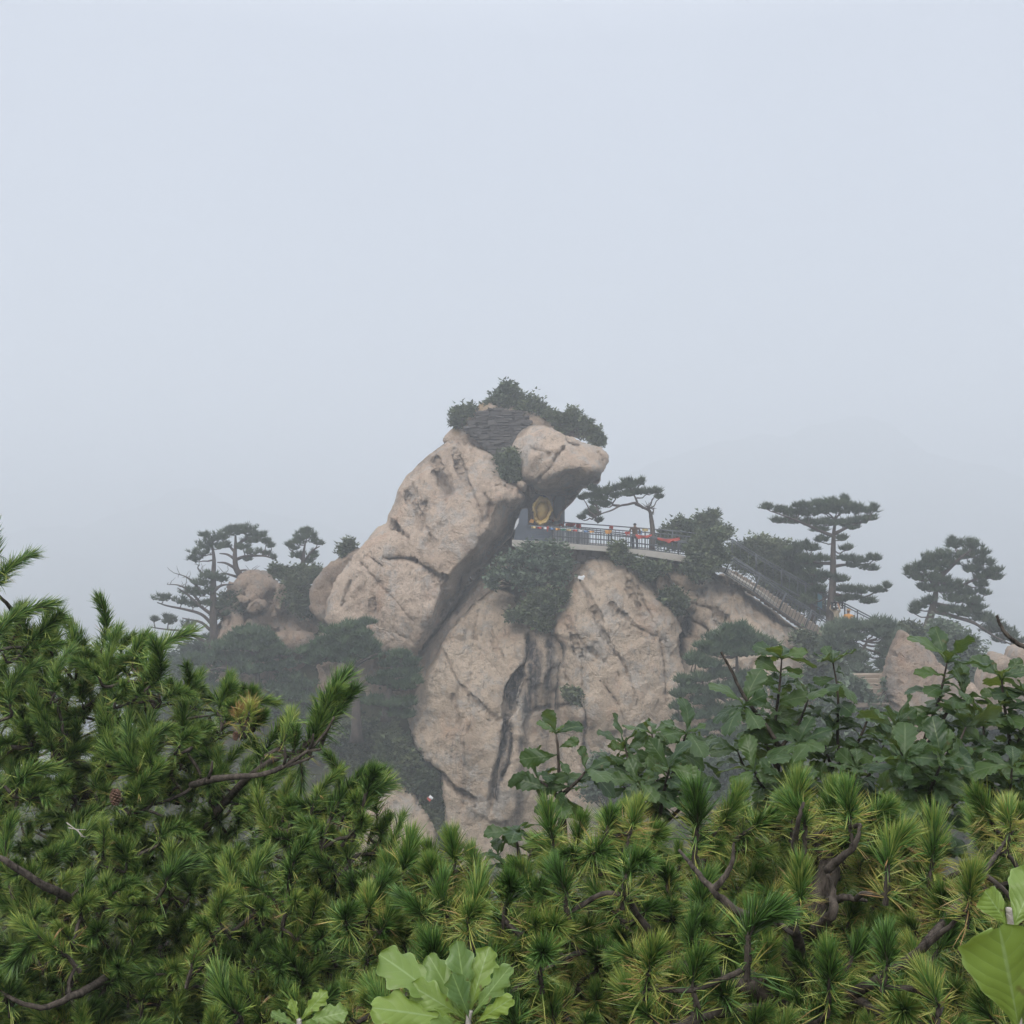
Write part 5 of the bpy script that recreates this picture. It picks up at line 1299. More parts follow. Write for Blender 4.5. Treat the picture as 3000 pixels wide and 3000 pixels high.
far_pine('tall layered pine in front of the stair ridge, right of the domed slab', 58.0, [(2165, 2330), (2163, 2200), (2160, 2080), (2160, 1980), (2158, 1920)],
         [(2140, 1850, 34, 12), (2175, 1846, 24, 12), (2110, 1870, 44, 13), (2165, 1870, 50, 14), (2215, 1878, 36, 12), (2070, 1895, 40, 12), (2130, 1895, 56, 14), (2200, 1900, 50, 13), (2255, 1895, 34, 11), (2170, 1915, 50, 12), (2090, 1915, 36, 10), (2040, 1930, 34, 10), (2080, 1950, 44, 12), (2030, 1945, 20, 8), (2110, 1980, 44, 13), (2180, 1985, 34, 12), (2060, 1990, 40, 12), (2010, 2000, 34, 9), (2150, 2010, 50, 13), (2020, 2025, 34, 10), (2070, 2030, 44, 12), (1990, 2040, 22, 8), (2130, 2040, 50, 13), (2200, 2035, 40, 13), (1985, 2075, 24, 8), (2060, 2060, 44, 12), (2170, 2075, 50, 14), (2110, 2090, 50, 14), (2050, 2100, 44, 13), (2000, 2110, 30, 9), (2200, 2110, 44, 14), (2100, 2130, 50, 15), (2160, 2150, 50, 15), (2050, 2150, 40, 14), (2120, 2180, 56, 16), (2200, 2170, 44, 15)],
         limbs=[[(2162, 2090), (2120, 2050), (2060, 2035), (2000, 2030)], [(2162, 2130), (2100, 2085), (2040, 2085), (1990, 2090)]], seed=161, r0=0.24, dens=.8, mat='mid_pine')
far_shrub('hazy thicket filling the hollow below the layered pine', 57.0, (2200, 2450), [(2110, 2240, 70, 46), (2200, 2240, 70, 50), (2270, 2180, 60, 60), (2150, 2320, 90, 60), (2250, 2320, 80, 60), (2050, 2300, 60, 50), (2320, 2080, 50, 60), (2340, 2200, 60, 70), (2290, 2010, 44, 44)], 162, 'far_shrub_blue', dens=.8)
far_shrub('leafy bush half covering the stone steps behind the oaks', 57.4, (2550, 2110), [(2530, 2050, 30, 22), (2580, 2070, 34, 26), (2500, 2010, 22, 20), (2610, 2010, 18, 24), (2640, 2090, 36, 30)], 165, 'far_shrub_blue', sparse=.3)
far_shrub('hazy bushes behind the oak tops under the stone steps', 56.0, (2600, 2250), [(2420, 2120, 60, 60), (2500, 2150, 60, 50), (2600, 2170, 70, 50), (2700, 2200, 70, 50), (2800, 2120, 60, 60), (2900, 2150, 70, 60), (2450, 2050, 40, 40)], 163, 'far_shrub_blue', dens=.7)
far_shrub('pale bush low on the domed slab behind the oak sapling', 62.0, (1800, 2400), [(1760, 2250, 40, 40), (1800, 2300, 50, 50), (1850, 2260, 40, 40), (1740, 2310, 40, 40)], 164, 'far_shrub_blue', dens=.8)
# ------------------------------------------------------------------ foreground pines: needle shoots shared between copies
def needle_strip(rs, base, d, ln, wd, droop):
    d = d / np.linalg.norm(d)
    s = np.cross(d, rs.normal(size=3)); s /= np.linalg.norm(s)
    m = base + d * ln * .55 + droop * ln * .12
    t = base + d * ln + droop * ln * .38
    return [base - s * wd * .45, base + s * wd * .45, m + s * wd * .5, m - s * wd * .5, t]

def make_shoot(seed, length, nl, n, a0, a1, wd, bend, tint0, tint1, old=0, old_ln=0.1, old_tint=0.8, stem=0.006):
    """a leafy shoot along +Z: needles at angle a0 (base) to a1 (tip) from the curved axis"""
    rs = np.random.RandomState(seed)
    mb = MB()
    def axis(t):
        return np.array([bend * t * t * length, 0.25 * bend * math.sin(2.5 * t) * length, length * t * (1 - .12 * bend * t)])
    ax = [axis(t) for t in np.linspace(0, 1, 8)]
    mb.tube([Vector(a) for a in [ax[0] - np.array([0, 0, .06])] + ax], [stem * 1.15] + list(np.linspace(stem, stem * .45, 8)), 5, m=1)
    V, T, Q, A = [], [], [], []
    def add(base, d, ln, tint, dr):
        k = len(V)
        V.extend(needle_strip(rs, base, d, ln, wd, dr))
        Q.append((k, k + 1, k + 2, k + 3)); T.append((k + 3, k + 2, k + 4)); A.extend([tint - .36, tint - .36, tint, tint, tint + .2])  # darker base, lighter tip: shade and lit ends painted into the needle colour
    for i in range(n):
        t = rs.uniform(0, 1) ** .8
        p = axis(t); tg = axis(min(1, t + .03)) - axis(max(0, t - .03)); tg /= np.linalg.norm(tg)
        ph = rs.uniform(0, 2 * np.pi)
        r = np.cross(tg, [math.cos(ph), math.sin(ph), .1]); r /= np.linalg.norm(r)
        an = (a0 + (a1 - a0) * t) * math.sqrt(rs.uniform(.03, 1.25))
        d = tg * math.cos(an) + r * math.sin(an)
        tn = rs.uniform(tint0, tint1)
        ln = nl * rs.uniform(.8, 1.12) * (1 - .15 * t)
        dr = np.array([0, 0, -1.0]) * rs.uniform(-.1, .5) + rs.normal(size=3) * .12
        add(p, d, ln, tn, dr)
        add(p, d + rs.normal(size=3) * .09, ln * rs.uniform(.93, 1.05), tn + rs.uniform(-.05, .05), dr + rs.normal(size=3) * .1)
    for i in range(old):
        t = rs.uniform(-.055, .5 * length)
        p = axis(max(t, 0) / length) + np.array([0, 0, min(t, 0)])
        ph = rs.uniform(0, 2 * np.pi); el = rs.uniform(-.25, 1.05)
        d = np.array([math.cos(ph) * math.cos(el), math.sin(ph) * math.cos(el), math.sin(el)])
        tn = np.clip(rs.normal(old_tint, .20), 0.1, 1.0)
        ln = old_ln * rs.uniform(.6, 1.15)
        dr = np.array([0, 0, -.3]) + rs.normal(size=3) * .25
        add(p, d, ln, tn, dr)
        add(p, d + rs.normal(size=3) * .12, ln, tn, dr + rs.normal(size=3) * .15)
    mb.add(np.array(V), T, Q, 0, np.array(A))
    return mb

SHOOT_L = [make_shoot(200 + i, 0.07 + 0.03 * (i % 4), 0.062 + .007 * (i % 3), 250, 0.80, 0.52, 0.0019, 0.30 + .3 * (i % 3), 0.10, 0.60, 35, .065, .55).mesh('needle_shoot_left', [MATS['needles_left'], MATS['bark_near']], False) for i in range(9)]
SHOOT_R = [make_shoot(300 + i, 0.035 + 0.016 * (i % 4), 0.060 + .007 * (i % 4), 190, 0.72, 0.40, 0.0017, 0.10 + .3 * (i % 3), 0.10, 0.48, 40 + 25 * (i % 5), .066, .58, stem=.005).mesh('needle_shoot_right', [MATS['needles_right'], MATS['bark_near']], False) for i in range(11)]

def frame_to(d, roll):
    """rotation taking +Z to d"""
    q = Vector((0, 0, 1)).rotation_difference(Vector(d).normalized())
    return (q.to_matrix() @ Matrix.Rotation(roll, 3, 'Z'))

def near_pine(name, label, base, trunk, limbs, shoots, meshes, seed, scale=(.85, 1.15), maxparts=300, r0=.05):
    """trunk, limbs: 3-D polylines with radii; shoots: (position, direction, scale)"""
    rr = random.Random(seed); rs = np.random.RandomState(seed)
    root = empty(name, base, label, 'tree', 'pines in the foreground')
    mb = MB(); tp = spline([tuple(p) for p in trunk], 5)
    mb.tube([Vector(p) for p in tp], np.linspace(r0, r0 * .35, len(tp)), 10, wob=.2, rng=rr)
    part('trunk', mb, [MATS['bark_near']], root, True)
    nodes = [p for p in tp]
    limb_of = []
    for lm, ra, rb in limbs:
        rb = rb * .5; ra = ra * .8
        q = spline([tuple(p) for p in lm], 6)
        q[1:-1] += rs.normal(size=q[1:-1].shape) * ra * .10
        m = MB(); m.tube([Vector(p) for p in q], np.linspace(ra, rb, len(q)), 8, wob=.16, rng=rr)
        lo_ = part('limb', m, [MATS['bark_near']], root, True)
        limb_of.append((lo_, q))
        nodes += [p for p in q]
    N = np.array(nodes)
    # twigs: nearest shoots first, later ones may hang on earlier twigs
    order = sorted(range(len(shoots)), key=lambda i: float(np.min(np.linalg.norm(N - np.array(shoots[i][0]), axis=1))))
    tw = MB()
    for i in order:
        p, d, sc = shoots[i]
        p = np.array(p); d = np.array(d); d = d / np.linalg.norm(d)
        w = N - p
        dist = np.linalg.norm(w, axis=1) + 0.6 * np.clip((w @ d), 0, 9) + .25 * np.clip(w[:, 2], 0, 9)
        a = N[np.argmin(dist)]
        L_ = np.linalg.norm(p - a)
        if L_ < 1.6:
            c1 = a * .6 + p * .4 + np.array([0, 0, -.06 * L_]) + rs.normal(size=3) * .05 * L_
            c2 = p - d * min(.10, L_ * .35)
            q = spline([a, c1, c2, p], 4)
            tw.tube([Vector(x) for x in q], np.linspace(min(.012, .0055 + .008 * L_), .0048, len(q)), 5, wob=.2, rng=rr)
            N = np.vstack([N, q[4:]])
    part('twigs', tw, [MATS['bark_near']], root, True)
    shoots = sorted(shoots, key=lambda a: a[0][1])
    if len(shoots) > maxparts:                      # the deepest ones, past the limit, as one mass
        V, T, Q, TM, QM, A = [], [], [], [], [], []
        inn = MB()
        for (p, d, sc) in shoots[maxparts:]:
            me = meshes[rr.randrange(len(meshes))]
            v = np.zeros(len(me.vertices) * 3, np.float32); me.vertices.foreach_get('co', v); v = v.reshape(-1, 3)
            Rm = np.array(frame_to(d, rr.uniform(0, 6.28))) * sc
            tv = np.zeros(len(v), np.float32); me.attributes['tint'].data.foreach_get('value', tv)
            f3 = [tuple(f.vertices) for f in me.polygons if len(f.vertices) == 3 and f.material_index == 0]; f4 = [tuple(f.vertices) for f in me.polygons if len(f.vertices) == 4 and f.material_index == 0]
            inn.add(v @ Rm.T + np.array(p), f3, f4, 0, tv)
        o = part('inner_needles', inn, [meshes[0].materials[0]], root); o['kind'] = 'stuff'
    for k, (p, d, sc) in enumerate(shoots[:maxparts]):
        o = bpy.data.objects.new('needle_shoot', meshes[rr.randrange(len(meshes))])
        s = sc * rr.uniform(*scale)
        # a shoot belongs to the limb it grows from
        best, lo_ = 1e9, None
        for lobj, q in limb_of:
            dd = float(np.min(np.linalg.norm(q - np.array(p), axis=1)))
            if dd < best: best, lo_ = dd, lobj
        o.matrix_basis = Matrix.Translation(Vector(p)) @ frame_to(d, rr.uniform(0, 6.28)).to_4x4() @ Matrix.Diagonal((s, s, s, 1))
        link(o, lo_)                                # limbs carry an identity world matrix
    return root

def poisson(poly, dist, n, rs, tries=14000):
    pa = np.array(poly, float); lo, hi = pa.min(0), pa.max(0)
    c = rs.uniform(lo, hi, (tries, 2)); c = c[inside(c, pa)]
    out = []
    for p in c:
        if not out or np.min(np.hypot(*(np.array(out) - p).T)) > dist:
            out.append(p)
            if len(out) >= n: break
    return out

# ---- left pine -----------------------------------------------------
rs = np.random.RandomState(77)
TOPL = [(0, 1790), (60, 1800), (120, 1830), (200, 1830), (280, 1850), (360, 1850), (440, 1900), (520, 1990), (600, 2010), (680, 1990), (740, 2040), (790, 2150), (800, 2240), (900, 2290), (1040, 2280), (1110, 2330), (1150, 2480), (1180, 2620), (1220, 2800), (1240, 3000)]
def topl(x): return np.interp(x, [p[0] for p in TOPL], [p[1] for p in TOPL])
polyL = [(-120, 1820)] + TOPL + [(1200, 3120), (-120, 3120)]
shL = []
def addL(px, py, Y, dx, dy, dz, s=1.0): shL.append((tuple(P(px, py, Y)), (dx, dy, dz), s))
# shoots that make the outline (base of each shoot)
for a in ((-20, 1660, 4.2, .5, -.1, 1, 1.2), (-15, 1720, 4.2, 1, -.2, .5, 1.0), (-20, 1880, 4.1, .6, -.1, 1, 1.2), (90, 1880, 4.2, .75, .0, 1, 1.15), (60, 1920, 4.2, 1, -.2, .6, 1.0), (140, 1930, 4.3, .8, -.2, 1, 1.0), (240, 1920, 4.5, .25, 0, 1, 1.1), (300, 1900, 4.5, .2, 0, 1, 1.15), (330, 1920, 4.4, .4, -.2, 1, 1.05),
          (390, 1940, 4.3, .35, -.1, 1, 1.2), (420, 1980, 4.2, .55, -.1, 1, 1.2), (440, 2010, 4.1, .7, -.2, .8, 1.1), (530, 2060, 4.5, .15, 0, 1, 1.0), (560, 2070, 4.5, .3, 0, 1, .95), (640, 2080, 4.3, .2, 0, 1, 1.2), (660, 2110, 4.2, .35, -.1, 1, 1.1), (720, 2090, 4.4, .05, 0, 1, 1.1), (745, 2130, 4.3, .2, -.1, 1, 1.0), (770, 2220, 4.1, .3, -.2, 1, 1.1),
          (930, 2150, 3.9, .45, -.05, 1, 1.35), (900, 2180, 3.9, .8, -.1, .8, 1.15), (860, 2200, 3.9, .4, -.3, .9, .9), (960, 2130, 3.9, .35, 0, 1, 1.3), (950, 2090, 3.9, .3, .05, 1, 1.25), (820, 2190, 3.9, .9, .1, .5, .85), (880, 2220, 3.9, -.2, -.3, -.8, .8),
          (960, 2420, 3.8, .1, 0, 1, 1.1), (985, 2330, 3.9, .1, .1, 1, 1.0), (1000, 2400, 3.8, .3, -.1, 1, 1.1), (1050, 2400, 3.7, .3, -.1, 1, 1.25), (1070, 2330, 3.7, .2, 0, 1, 1.1), (940, 2460, 3.7, -.1, -.2, 1, 1.05), (1030, 2440, 3.7, .6, -.2, .8, 1.0), (920, 2400, 3.9, -.1, 0, 1, 1.0), (740, 2330, 4.4, 0, 0, 1, 1.0), (760, 2280, 4.4, 0, 0, 1, .9)):
    addL(*a[:3], a[3], a[4], a[5], a[6])
for p in poisson(polyL, 92, 170, rs):
    x, y = p
    y = y + 50
    if y < topl(x) + 40: continue
    if 740 < x < 1000 and 2160 < y < 2350: continue
    Y = 4.3 - .75 * np.clip((y - 1850) / 1150, 0, 1) + .6 * rs.uniform(0, 1) - (.25 if x > 700 else 0)
    b_ = np.array([1.0 if rs.rand() < .72 else -.8, -.55 + rs.normal() * .35, .12 + rs.normal() * .15]); b_ /= np.linalg.norm(b_)
    c_ = np.array(P(x, y, Y)); sp_ = .27 * rs.uniform(.8, 1.2)
    for k in range(6):
        t = k / 5 - .5
        q = c_ + b_ * sp_ * t + rs.normal(size=3) * np.array([.03, .06, .018]) + np.array([0, 0, .10 * t * t])
        px_ = 1500 + q[0] * F / q[1]; py_ = 1500 - q[2] * F / q[1]
        if py_ < topl(px_) + 55: continue
        d = np.array([0, -.25, .85]) + b_ * (.35 + .5 * t) + rs.normal(size=3) * .16
        shL.append((tuple(q), tuple(d), rs.uniform(.8, 1.15)))
back = poisson(polyL, 66, 210, rs)
for p in back:
    x, y = p
    y = y + 90
    if y < topl(x) + 130 or (700 < x < 1000 and 2150 < y < 2330): continue
    addL(x, y, 5.2 + rs.uniform(0, .7), .2 + rs.normal() * .4, -.2 + rs.normal() * .3, .9, rs.uniform(.9, 1.2))
trunkL = [P(560, 3600, 4.9), P(540, 3000, 4.85), P(420, 2700, 4.8), P(250, 2350, 4.7), P(130, 2050, 4.6), P(60, 1900, 4.5)]
trunkL[0].z = -2.0
limbsL = [([P(520, 2950, 4.85), P(700, 2780, 4.5), P(820, 2560, 4.1), P(930, 2480, 3.85), P(1030, 2430, 3.75)], .028, .007), ([P(430, 2700, 4.8), P(520, 2560, 4.4), P(660, 2350, 4.2), P(780, 2240, 4.0), P(880, 2200, 3.92), P(935, 2150, 3.9)], .026, .006),
          ([P(250, 2350, 4.7), P(360, 2250, 4.5), P(480, 2130, 4.4), P(640, 2090, 4.35)], .022, .006), ([P(300, 2450, 4.7), P(150, 2380, 4.3), P(0, 2300, 4.1)], .022, .008), ([P(420, 2700, 4.8), P(300, 2660, 4.1), P(180, 2620, 3.8), P(30, 2530, 3.7), P(-80, 2480, 3.7)], .03, .01),
          ([P(520, 2980, 4.8), P(380, 2860, 4.0), P(250, 2900, 3.6), P(120, 2950, 3.5), P(-40, 2890, 3.5)], .026, .008), ([P(180, 2180, 4.65), P(300, 2030, 4.5), P(380, 1960, 4.4)], .018, .006), ([P(180, 2180, 4.65), P(80, 2190, 4.2), P(-60, 2180, 4.1)], .02, .008),
          ([P(545, 3000, 4.85), P(740, 2900, 4.3), P(900, 2800, 3.8), P(1060, 2720, 3.6)], .034, .008), ([P(100, 1990, 4.6), P(40, 1800, 4.3), P(-30, 1720, 4.2)], .016, .007)]
pine_left = near_pine('foreground_pine', 'dark green pine with long sweeping shoots filling the left of the foreground', Vector(trunkL[0]), trunkL, limbsL, shL, SHOOT_L, 91, maxparts=300, r0=.075)
# a few browned shoots
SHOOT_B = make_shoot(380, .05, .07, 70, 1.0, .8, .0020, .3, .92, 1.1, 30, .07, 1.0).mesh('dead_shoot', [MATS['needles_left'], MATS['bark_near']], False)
def dead_shoot(root, px, py, Y, d, s):
    o = bpy.data.objects.new('dead_needle_shoot', SHOOT_B)
    o.matrix_basis = Matrix.Translation(P(px, py, Y) - root.location) @ frame_to(d, px).to_4x4() @ Matrix.Diagonal((s, s, s, 1))
    link(o, root); o['label'] = 'rusty brown dead needle tuft'
for a in ((725, 2110, 4.05, (.4, -.2, .8), 1.0), (705, 2120, 4.05, (-.2, -.3, .8), .8)): dead_shoot(pine_left, *a)
# bare dead bough, cones and a pale twig on it
m = MB(); q = spline([tuple(P(*a)) for a in ((560, 2300, 4.0), (640, 2280, 3.9), (760, 2270, 3.85), (830, 2245, 3.85), (900, 2200, 3.85), (950, 2150, 3.85), (980, 2100, 3.85))], 5)
m.tube([Vector(p) for p in q], np.linspace(.012, .003, len(q)), 7, wob=.35, rng=random.Random(3))
for a, b_ in (((832, 2246), (834, 2190)), ((900, 2200), (945, 2195)), ((840, 2246), (920, 2215)), ((905, 2198), (918, 2150)), ((610, 2280), (622, 2230))):
    m.tube([P(*a, 3.85), P((a[0] + b_[0]) / 2 + 4, (a[1] + b_[1]) / 2, 3.84), P(*b_, 3.83)], [.006, .005, .003], 5)
part('dead_bough', m, [MATS['bark_near']], pine_left, True)
def cone(px, py, Y, s, parent):
    rc = random.Random(int(px)); m = MB(); c = P(px, py, Y)
    for k in range(60):
        t = k / 60; an = k * 2.4; r = s * (.25 + .75 * math.sin(math.pi * (.12 + .80 * t))) * .55
        z = s * (t - .5) * 1.5
        d = Vector((math.cos(an), math.sin(an), .35)).normalized(); p0 = c + Vector((0, 0, z)); p1 = p0 + d * r
        sd = Vector((-math.sin(an), math.cos(an), 0)) * s * .19
        m.add([tuple(p0), tuple(p1 - sd), tuple(p1 + Vector((0, 0, s * .12))), tuple(p1 + sd), tuple(p1 - Vector((0, 0, s * .05)) + d * s * .05)], [(0, 1, 2), (0, 2, 3), (1, 4, 2), (2, 4, 3), (0, 4, 1), (0, 3, 4)])
    part('pine_cone', m, [MATS['cone_brown']], parent)
cone(338, 2338, 3.75, .032, pine_left); cone(690, 2158, 3.85, .018, pine_left)
m = MB()
for a in (((195, 2410), (215, 2425), (235, 2440), (248, 2455)), ((200, 2425), (225, 2430), (252, 2431)), ((228, 2432), (238, 2450), (252, 2452))):
    m.tube([P(x, y, 3.45) for x, y in a], np.linspace(.0016, .0008, len(a)), 5)
part('bare_twig', m, [MATS['bark_bare']], pine_left, True)

# ---- right pine ----------------------------------------------------
TOPR = [(1080, 2560), (1120, 2500), (1160, 2450), (1220, 2440), (1300, 2500), (1340, 2420), (1400, 2520), (1480, 2560), (1560, 2500), (1600, 2390), (1680, 2430), (1760, 2330), (1850, 2310), (1920, 2420), (2000, 2380), (2050, 2300), (2160, 2330), (2230, 2290), (2330, 2280), (2420, 2330), (2520, 2300), (2600, 2290), (2660, 2420), (2750, 2480), (2830, 2450), (2900, 2330), (2960, 2290), (3040, 2300)]
def topr(x): return np.interp(x, [p[0] for p in TOPR], [p[1] for p in TOPR])
shR = []
def addR(px, py, Y, dx, dy, dz, s=1.0): shR.append((tuple(P(px, py, Y)), (dx, dy, dz), s))
for a in ((1330, 2530, 3.1, .0, 0, 1, 1.1), (1390, 2560, 3.1, .15, 0, 1, .9), (1180, 2530, 3.1, -.1, 0, 1, 1.0), (1270, 2570, 3.1, -.1, 0, 1, 1.0), (1620, 2470, 2.9, -.1, -.1, 1, 1.0), (1690, 2480, 3.0, .1, 0, 1, .9), (1780, 2430, 2.9, .1, -.1, 1, 1.05), (1850, 2430, 2.9, .3, 0, 1, .95), (1660, 2620, 2.6, -.1, -.2, 1, 1.0), (1830, 2580, 2.6, .05, -.2, 1, 1.1),
          (2040, 2440, 2.8, .05, -.1, 1, 1.1), (2150, 2400, 3.0, .2, 0, 1, .95), (2330, 2380, 2.9, .1, -.1, 1, 1.1), (2360, 2420, 2.8, .0, -.2, 1, 1.0), (2490, 2400, 2.7, -.1, -.1, 1, 1.1), (2560, 2400, 2.9, .2, 0, 1, 1.0), (2440, 2370, 3.0, 0, 0, 1, .9), (2730, 2540, 2.8, .1, -.1, 1, 1.0), (2960, 2420, 2.8, .1, -.1, 1, 1.15), (2600, 2560, 2.5, 0, -.2, 1, 1.0), (2840, 2640, 2.4, -.05, -.3, .9, 1.15),
          (1370, 2700, 2.5, -.1, -.35, .9, 1.05), (1580, 2830, 2.4, -.1, -.3, 1, 1.1), (1250, 2690, 2.8, -.2, -.3, .9, 1.0), (1480, 2660, 2.7, .1, -.2, 1, 1.1), (1900, 2850, 2.3, .1, -.3, 1, 1.0), (2190, 2760, 2.3, -.02, -.15, 1, 1.15), (2340, 2650, 2.4, .1, -.2, 1, 1.0), (2600, 2830, 2.3, .1, -.3, 1, 1.1), (2030, 2900, 2.3, -.2, -.2, 1, 1.0), (2750, 2950, 2.3, .0, -.2, 1, 1.0), (2430, 2900, 2.4, .0, -.3, 1, 1.0)):
    addR(*a[:3], a[3], a[4], a[5], a[6])
polyR = TOPR + [(3060, 3120), (1060, 3120)]
def whorl(px, py, Y, d, s0, n):
    d = np.array(d, float); d /= np.linalg.norm(d)
    c_ = np.array(P(px, py, Y))
    shR.append((tuple(c_), tuple(d), s0))
    o1 = np.cross(d, rs.normal(size=3)); o1 /= np.linalg.norm(o1); o2 = np.cross(d, o1)
    a0 = rs.uniform(0, 6.28)
    for k in range(n):
        a = a0 + k * 6.28 / n + rs.normal() * .4
        o_ = o1 * math.cos(a) + o2 * math.sin(a)
        q = c_ + o_ * rs.uniform(.03, .065) - d * rs.uniform(.0, .07)
        e = d * .8 + o_ * rs.uniform(.35, .9) + np.array([0, 0, .25])
        px_ = 1500 + q[0] * F / q[1]; py_ = 1500 - q[2] * F / q[1]
        if py_ < topr(px_) + 50: continue
        shR.append((tuple(q), tuple(e), s0 * rs.uniform(.6, .95)))
for p in poisson(polyR, 74, 230, rs):
    x, y = p
    y += 50
    if y < topr(x) + 75: continue
    Y = 2.95 - .55 * np.clip((y - 2300) / 700, 0, 1) + rs.uniform(0, .75)
    whorl(x, y, Y, (rs.normal() * .5, -.3 + rs.normal() * .35, .85), rs.uniform(.85, 1.2), rs.randint(1, 4))
for p in poisson(polyR, 66, 220, rs):
    x, y = p
    y += 100
    if y < topr(x) + 170: continue
    addR(x, y, 3.7 + rs.uniform(0, .6), rs.normal() * .35, -.1 + rs.normal() * .3, .9, rs.uniform(1, 1.25))
trunkR = [P(2420, 3500, 3.2), P(2380, 3000, 2.9), P(2350, 2850, 2.85), P(2340, 2780, 2.85), P(2390, 2640, 2.85), P(2430, 2540, 2.85), P(2400, 2460, 2.9)]
trunkR[0].z = -2.0
limbsR = [([P(2420, 2980, 2.9), P(2290, 2930, 2.75), P(2180, 2885, 2.7), P(2090, 2860, 2.7), P(1980, 2830, 2.8), P(1850, 2780, 2.9), P(1700, 2720, 3.0)], .038, .010), ([P(2340, 2760, 2.85), P(2430, 2690, 2.6), P(2440, 2620, 2.6), P(2425, 2560, 2.6)], .020, .007),
          ([P(2430, 2640, 2.7), P(2480, 2630, 2.6), P(2540, 2640, 2.6)], .014, .006), ([P(2420, 2550, 2.7), P(2500, 2480, 2.65), P(2520, 2420, 2.65)], .013, .006), ([P(2350, 2850, 2.85), P(2320, 2720, 2.6), P(2180, 2680, 2.55), P(2090, 2610, 2.55), P(2030, 2540, 2.6), P(1990, 2490, 2.65)], .017, .006),
          ([P(2090, 2610, 2.55), P(2140, 2540, 2.55), P(2150, 2470, 2.55)], .010, .005), ([P(2360, 2620, 2.6), P(2330, 2500, 2.55), P(2335, 2420, 2.5), P(2355, 2350, 2.5)], .012, .006), ([P(2400, 2960, 2.85), P(2560, 2880, 2.6), P(2700, 2780, 2.5), P(2820, 2680, 2.42)], .02, .007),
          ([P(2380, 2940, 2.9), P(2150, 2960, 2.6), P(2000, 3000, 2.5), P(1900, 3050, 2.4)], .02, .008), ([P(1850, 2780, 2.9), P(1700, 2790, 2.7), P(1560, 2860, 2.5)], .014, .006), ([P(1980, 2830, 2.8), P(1850, 2650, 2.75), P(1840, 2560, 2.7)], .013, .006), ([P(1700, 2720, 3.0), P(1500, 2700, 3.0), P(1330, 2650, 3.05), P(1220, 2620, 3.1)], .012, .006),
          ([P(2700, 2780, 2.5), P(2880, 2560, 2.7), P(2960, 2440, 2.8)], .012, .006), ([P(2500, 2920, 2.7), P(2600, 2980, 2.5), P(2720, 3000, 2.4), P(2760, 2940, 2.35)], .013, .006)]
pine_right = near_pine('foreground_pine', 'stubby pine with upright green brushes and yellowing older needles at the right', Vector(trunkR[0]), trunkR, limbsR, shR, SHOOT_R, 93, maxparts=300, r0=.055)

# ------------------------------------------------------------------ oaks
def oak_leaf(seed, length=.125, wid=.40, lobes=7, fold=.25, droop=.35, mat='oak_leaf', depth=.16):
    rs = np.random.RandomState(seed)
    nu, nv = 36, 4
    V, UV = [], []
    ph = rs.uniform(-.3, .3)
    for i in range(nu + 1):
        u = i / nu
        env = (math.sin(math.pi * min(1, u * .96 + .02) ** 1.35) ** .8) * (0.25 + .85 * u) * 1.05
        env = max(env, .02 + .04 * (1 - u))
        for j in range(-nv, nv + 1):
            w = j / nv
            lob = 1 - depth * (.5 + .5 * math.cos(2 * math.pi * (lobes * (u - abs(w) * .06) + ph + (0.15 if w > 0 else 0)))) * abs(w) ** 2
            half = wid * length * .62 * env * lob
            x = u * length + abs(w) * half * .25
            y = w * half
            z = fold * abs(y) * (1.0 - .8 * u) - droop * length * (u ** 2) * .5 - 1.4 * (abs(y) ** 2) / length * .55
            z += .006 * math.sin(u * 14 + w * 3 + seed) * abs(w)
            V.append((x, y, z)); UV.append((u, w))
    n = 2 * nv + 1
    q = [(i * n + j, (i + 1) * n + j, (i + 1) * n + j + 1, i * n + j + 1) for i in range(nu) for j in range(n - 1)]
    # short stalk
    V += [(-.012, -.0012, 0), (-.012, .0012, 0)]; UV += [(0, 0), (0, 0)]
    me = mesh_np('oak_leaf', np.array(V), [np.array([[len(V) - 2, nv, nv + 1, len(V) - 1]]), np.array(q)][1:], [MATS[mat]], True, None, None, np.array(UV))
    return me
OAK = [oak_leaf(400 + i, .105 + .012 * (i % 3), .50 + .06 * (i % 4), 6 + i % 3, .55 - .35 * (i % 3), .1 + .45 * (i % 4), 'oak_leaf', .20) for i in range(12)]
OAKS = [oak_leaf(450 + i, .15, .66, 6, .1, .15, 'oak_leaf_pale', .07) for i in range(2)]
OAKP = [oak_leaf(430 + i, .15, .40 + .05 * (i % 3), 4 + i % 2, .35 - .1 * i, .1 + .2 * (i % 3), 'oak_leaf_pale', .34) for i in range(5)]

def leaf_matrix(p, d, up, s, roll=0.0):
    x = Vector(d).normalized(); z = Vector(up); z = (z - x * z.dot(x))
    if z.length < 1e-3: z = x.orthogonal()
    z.normalize(); y = z.cross(x)
    m = Matrix((x, y, z)).transposed() @ Matrix.Rotation(roll, 3, 'X')
    return Matrix.Translation(p) @ m.to_4x4() @ Matrix.Diagonal((s, s, s, 1))

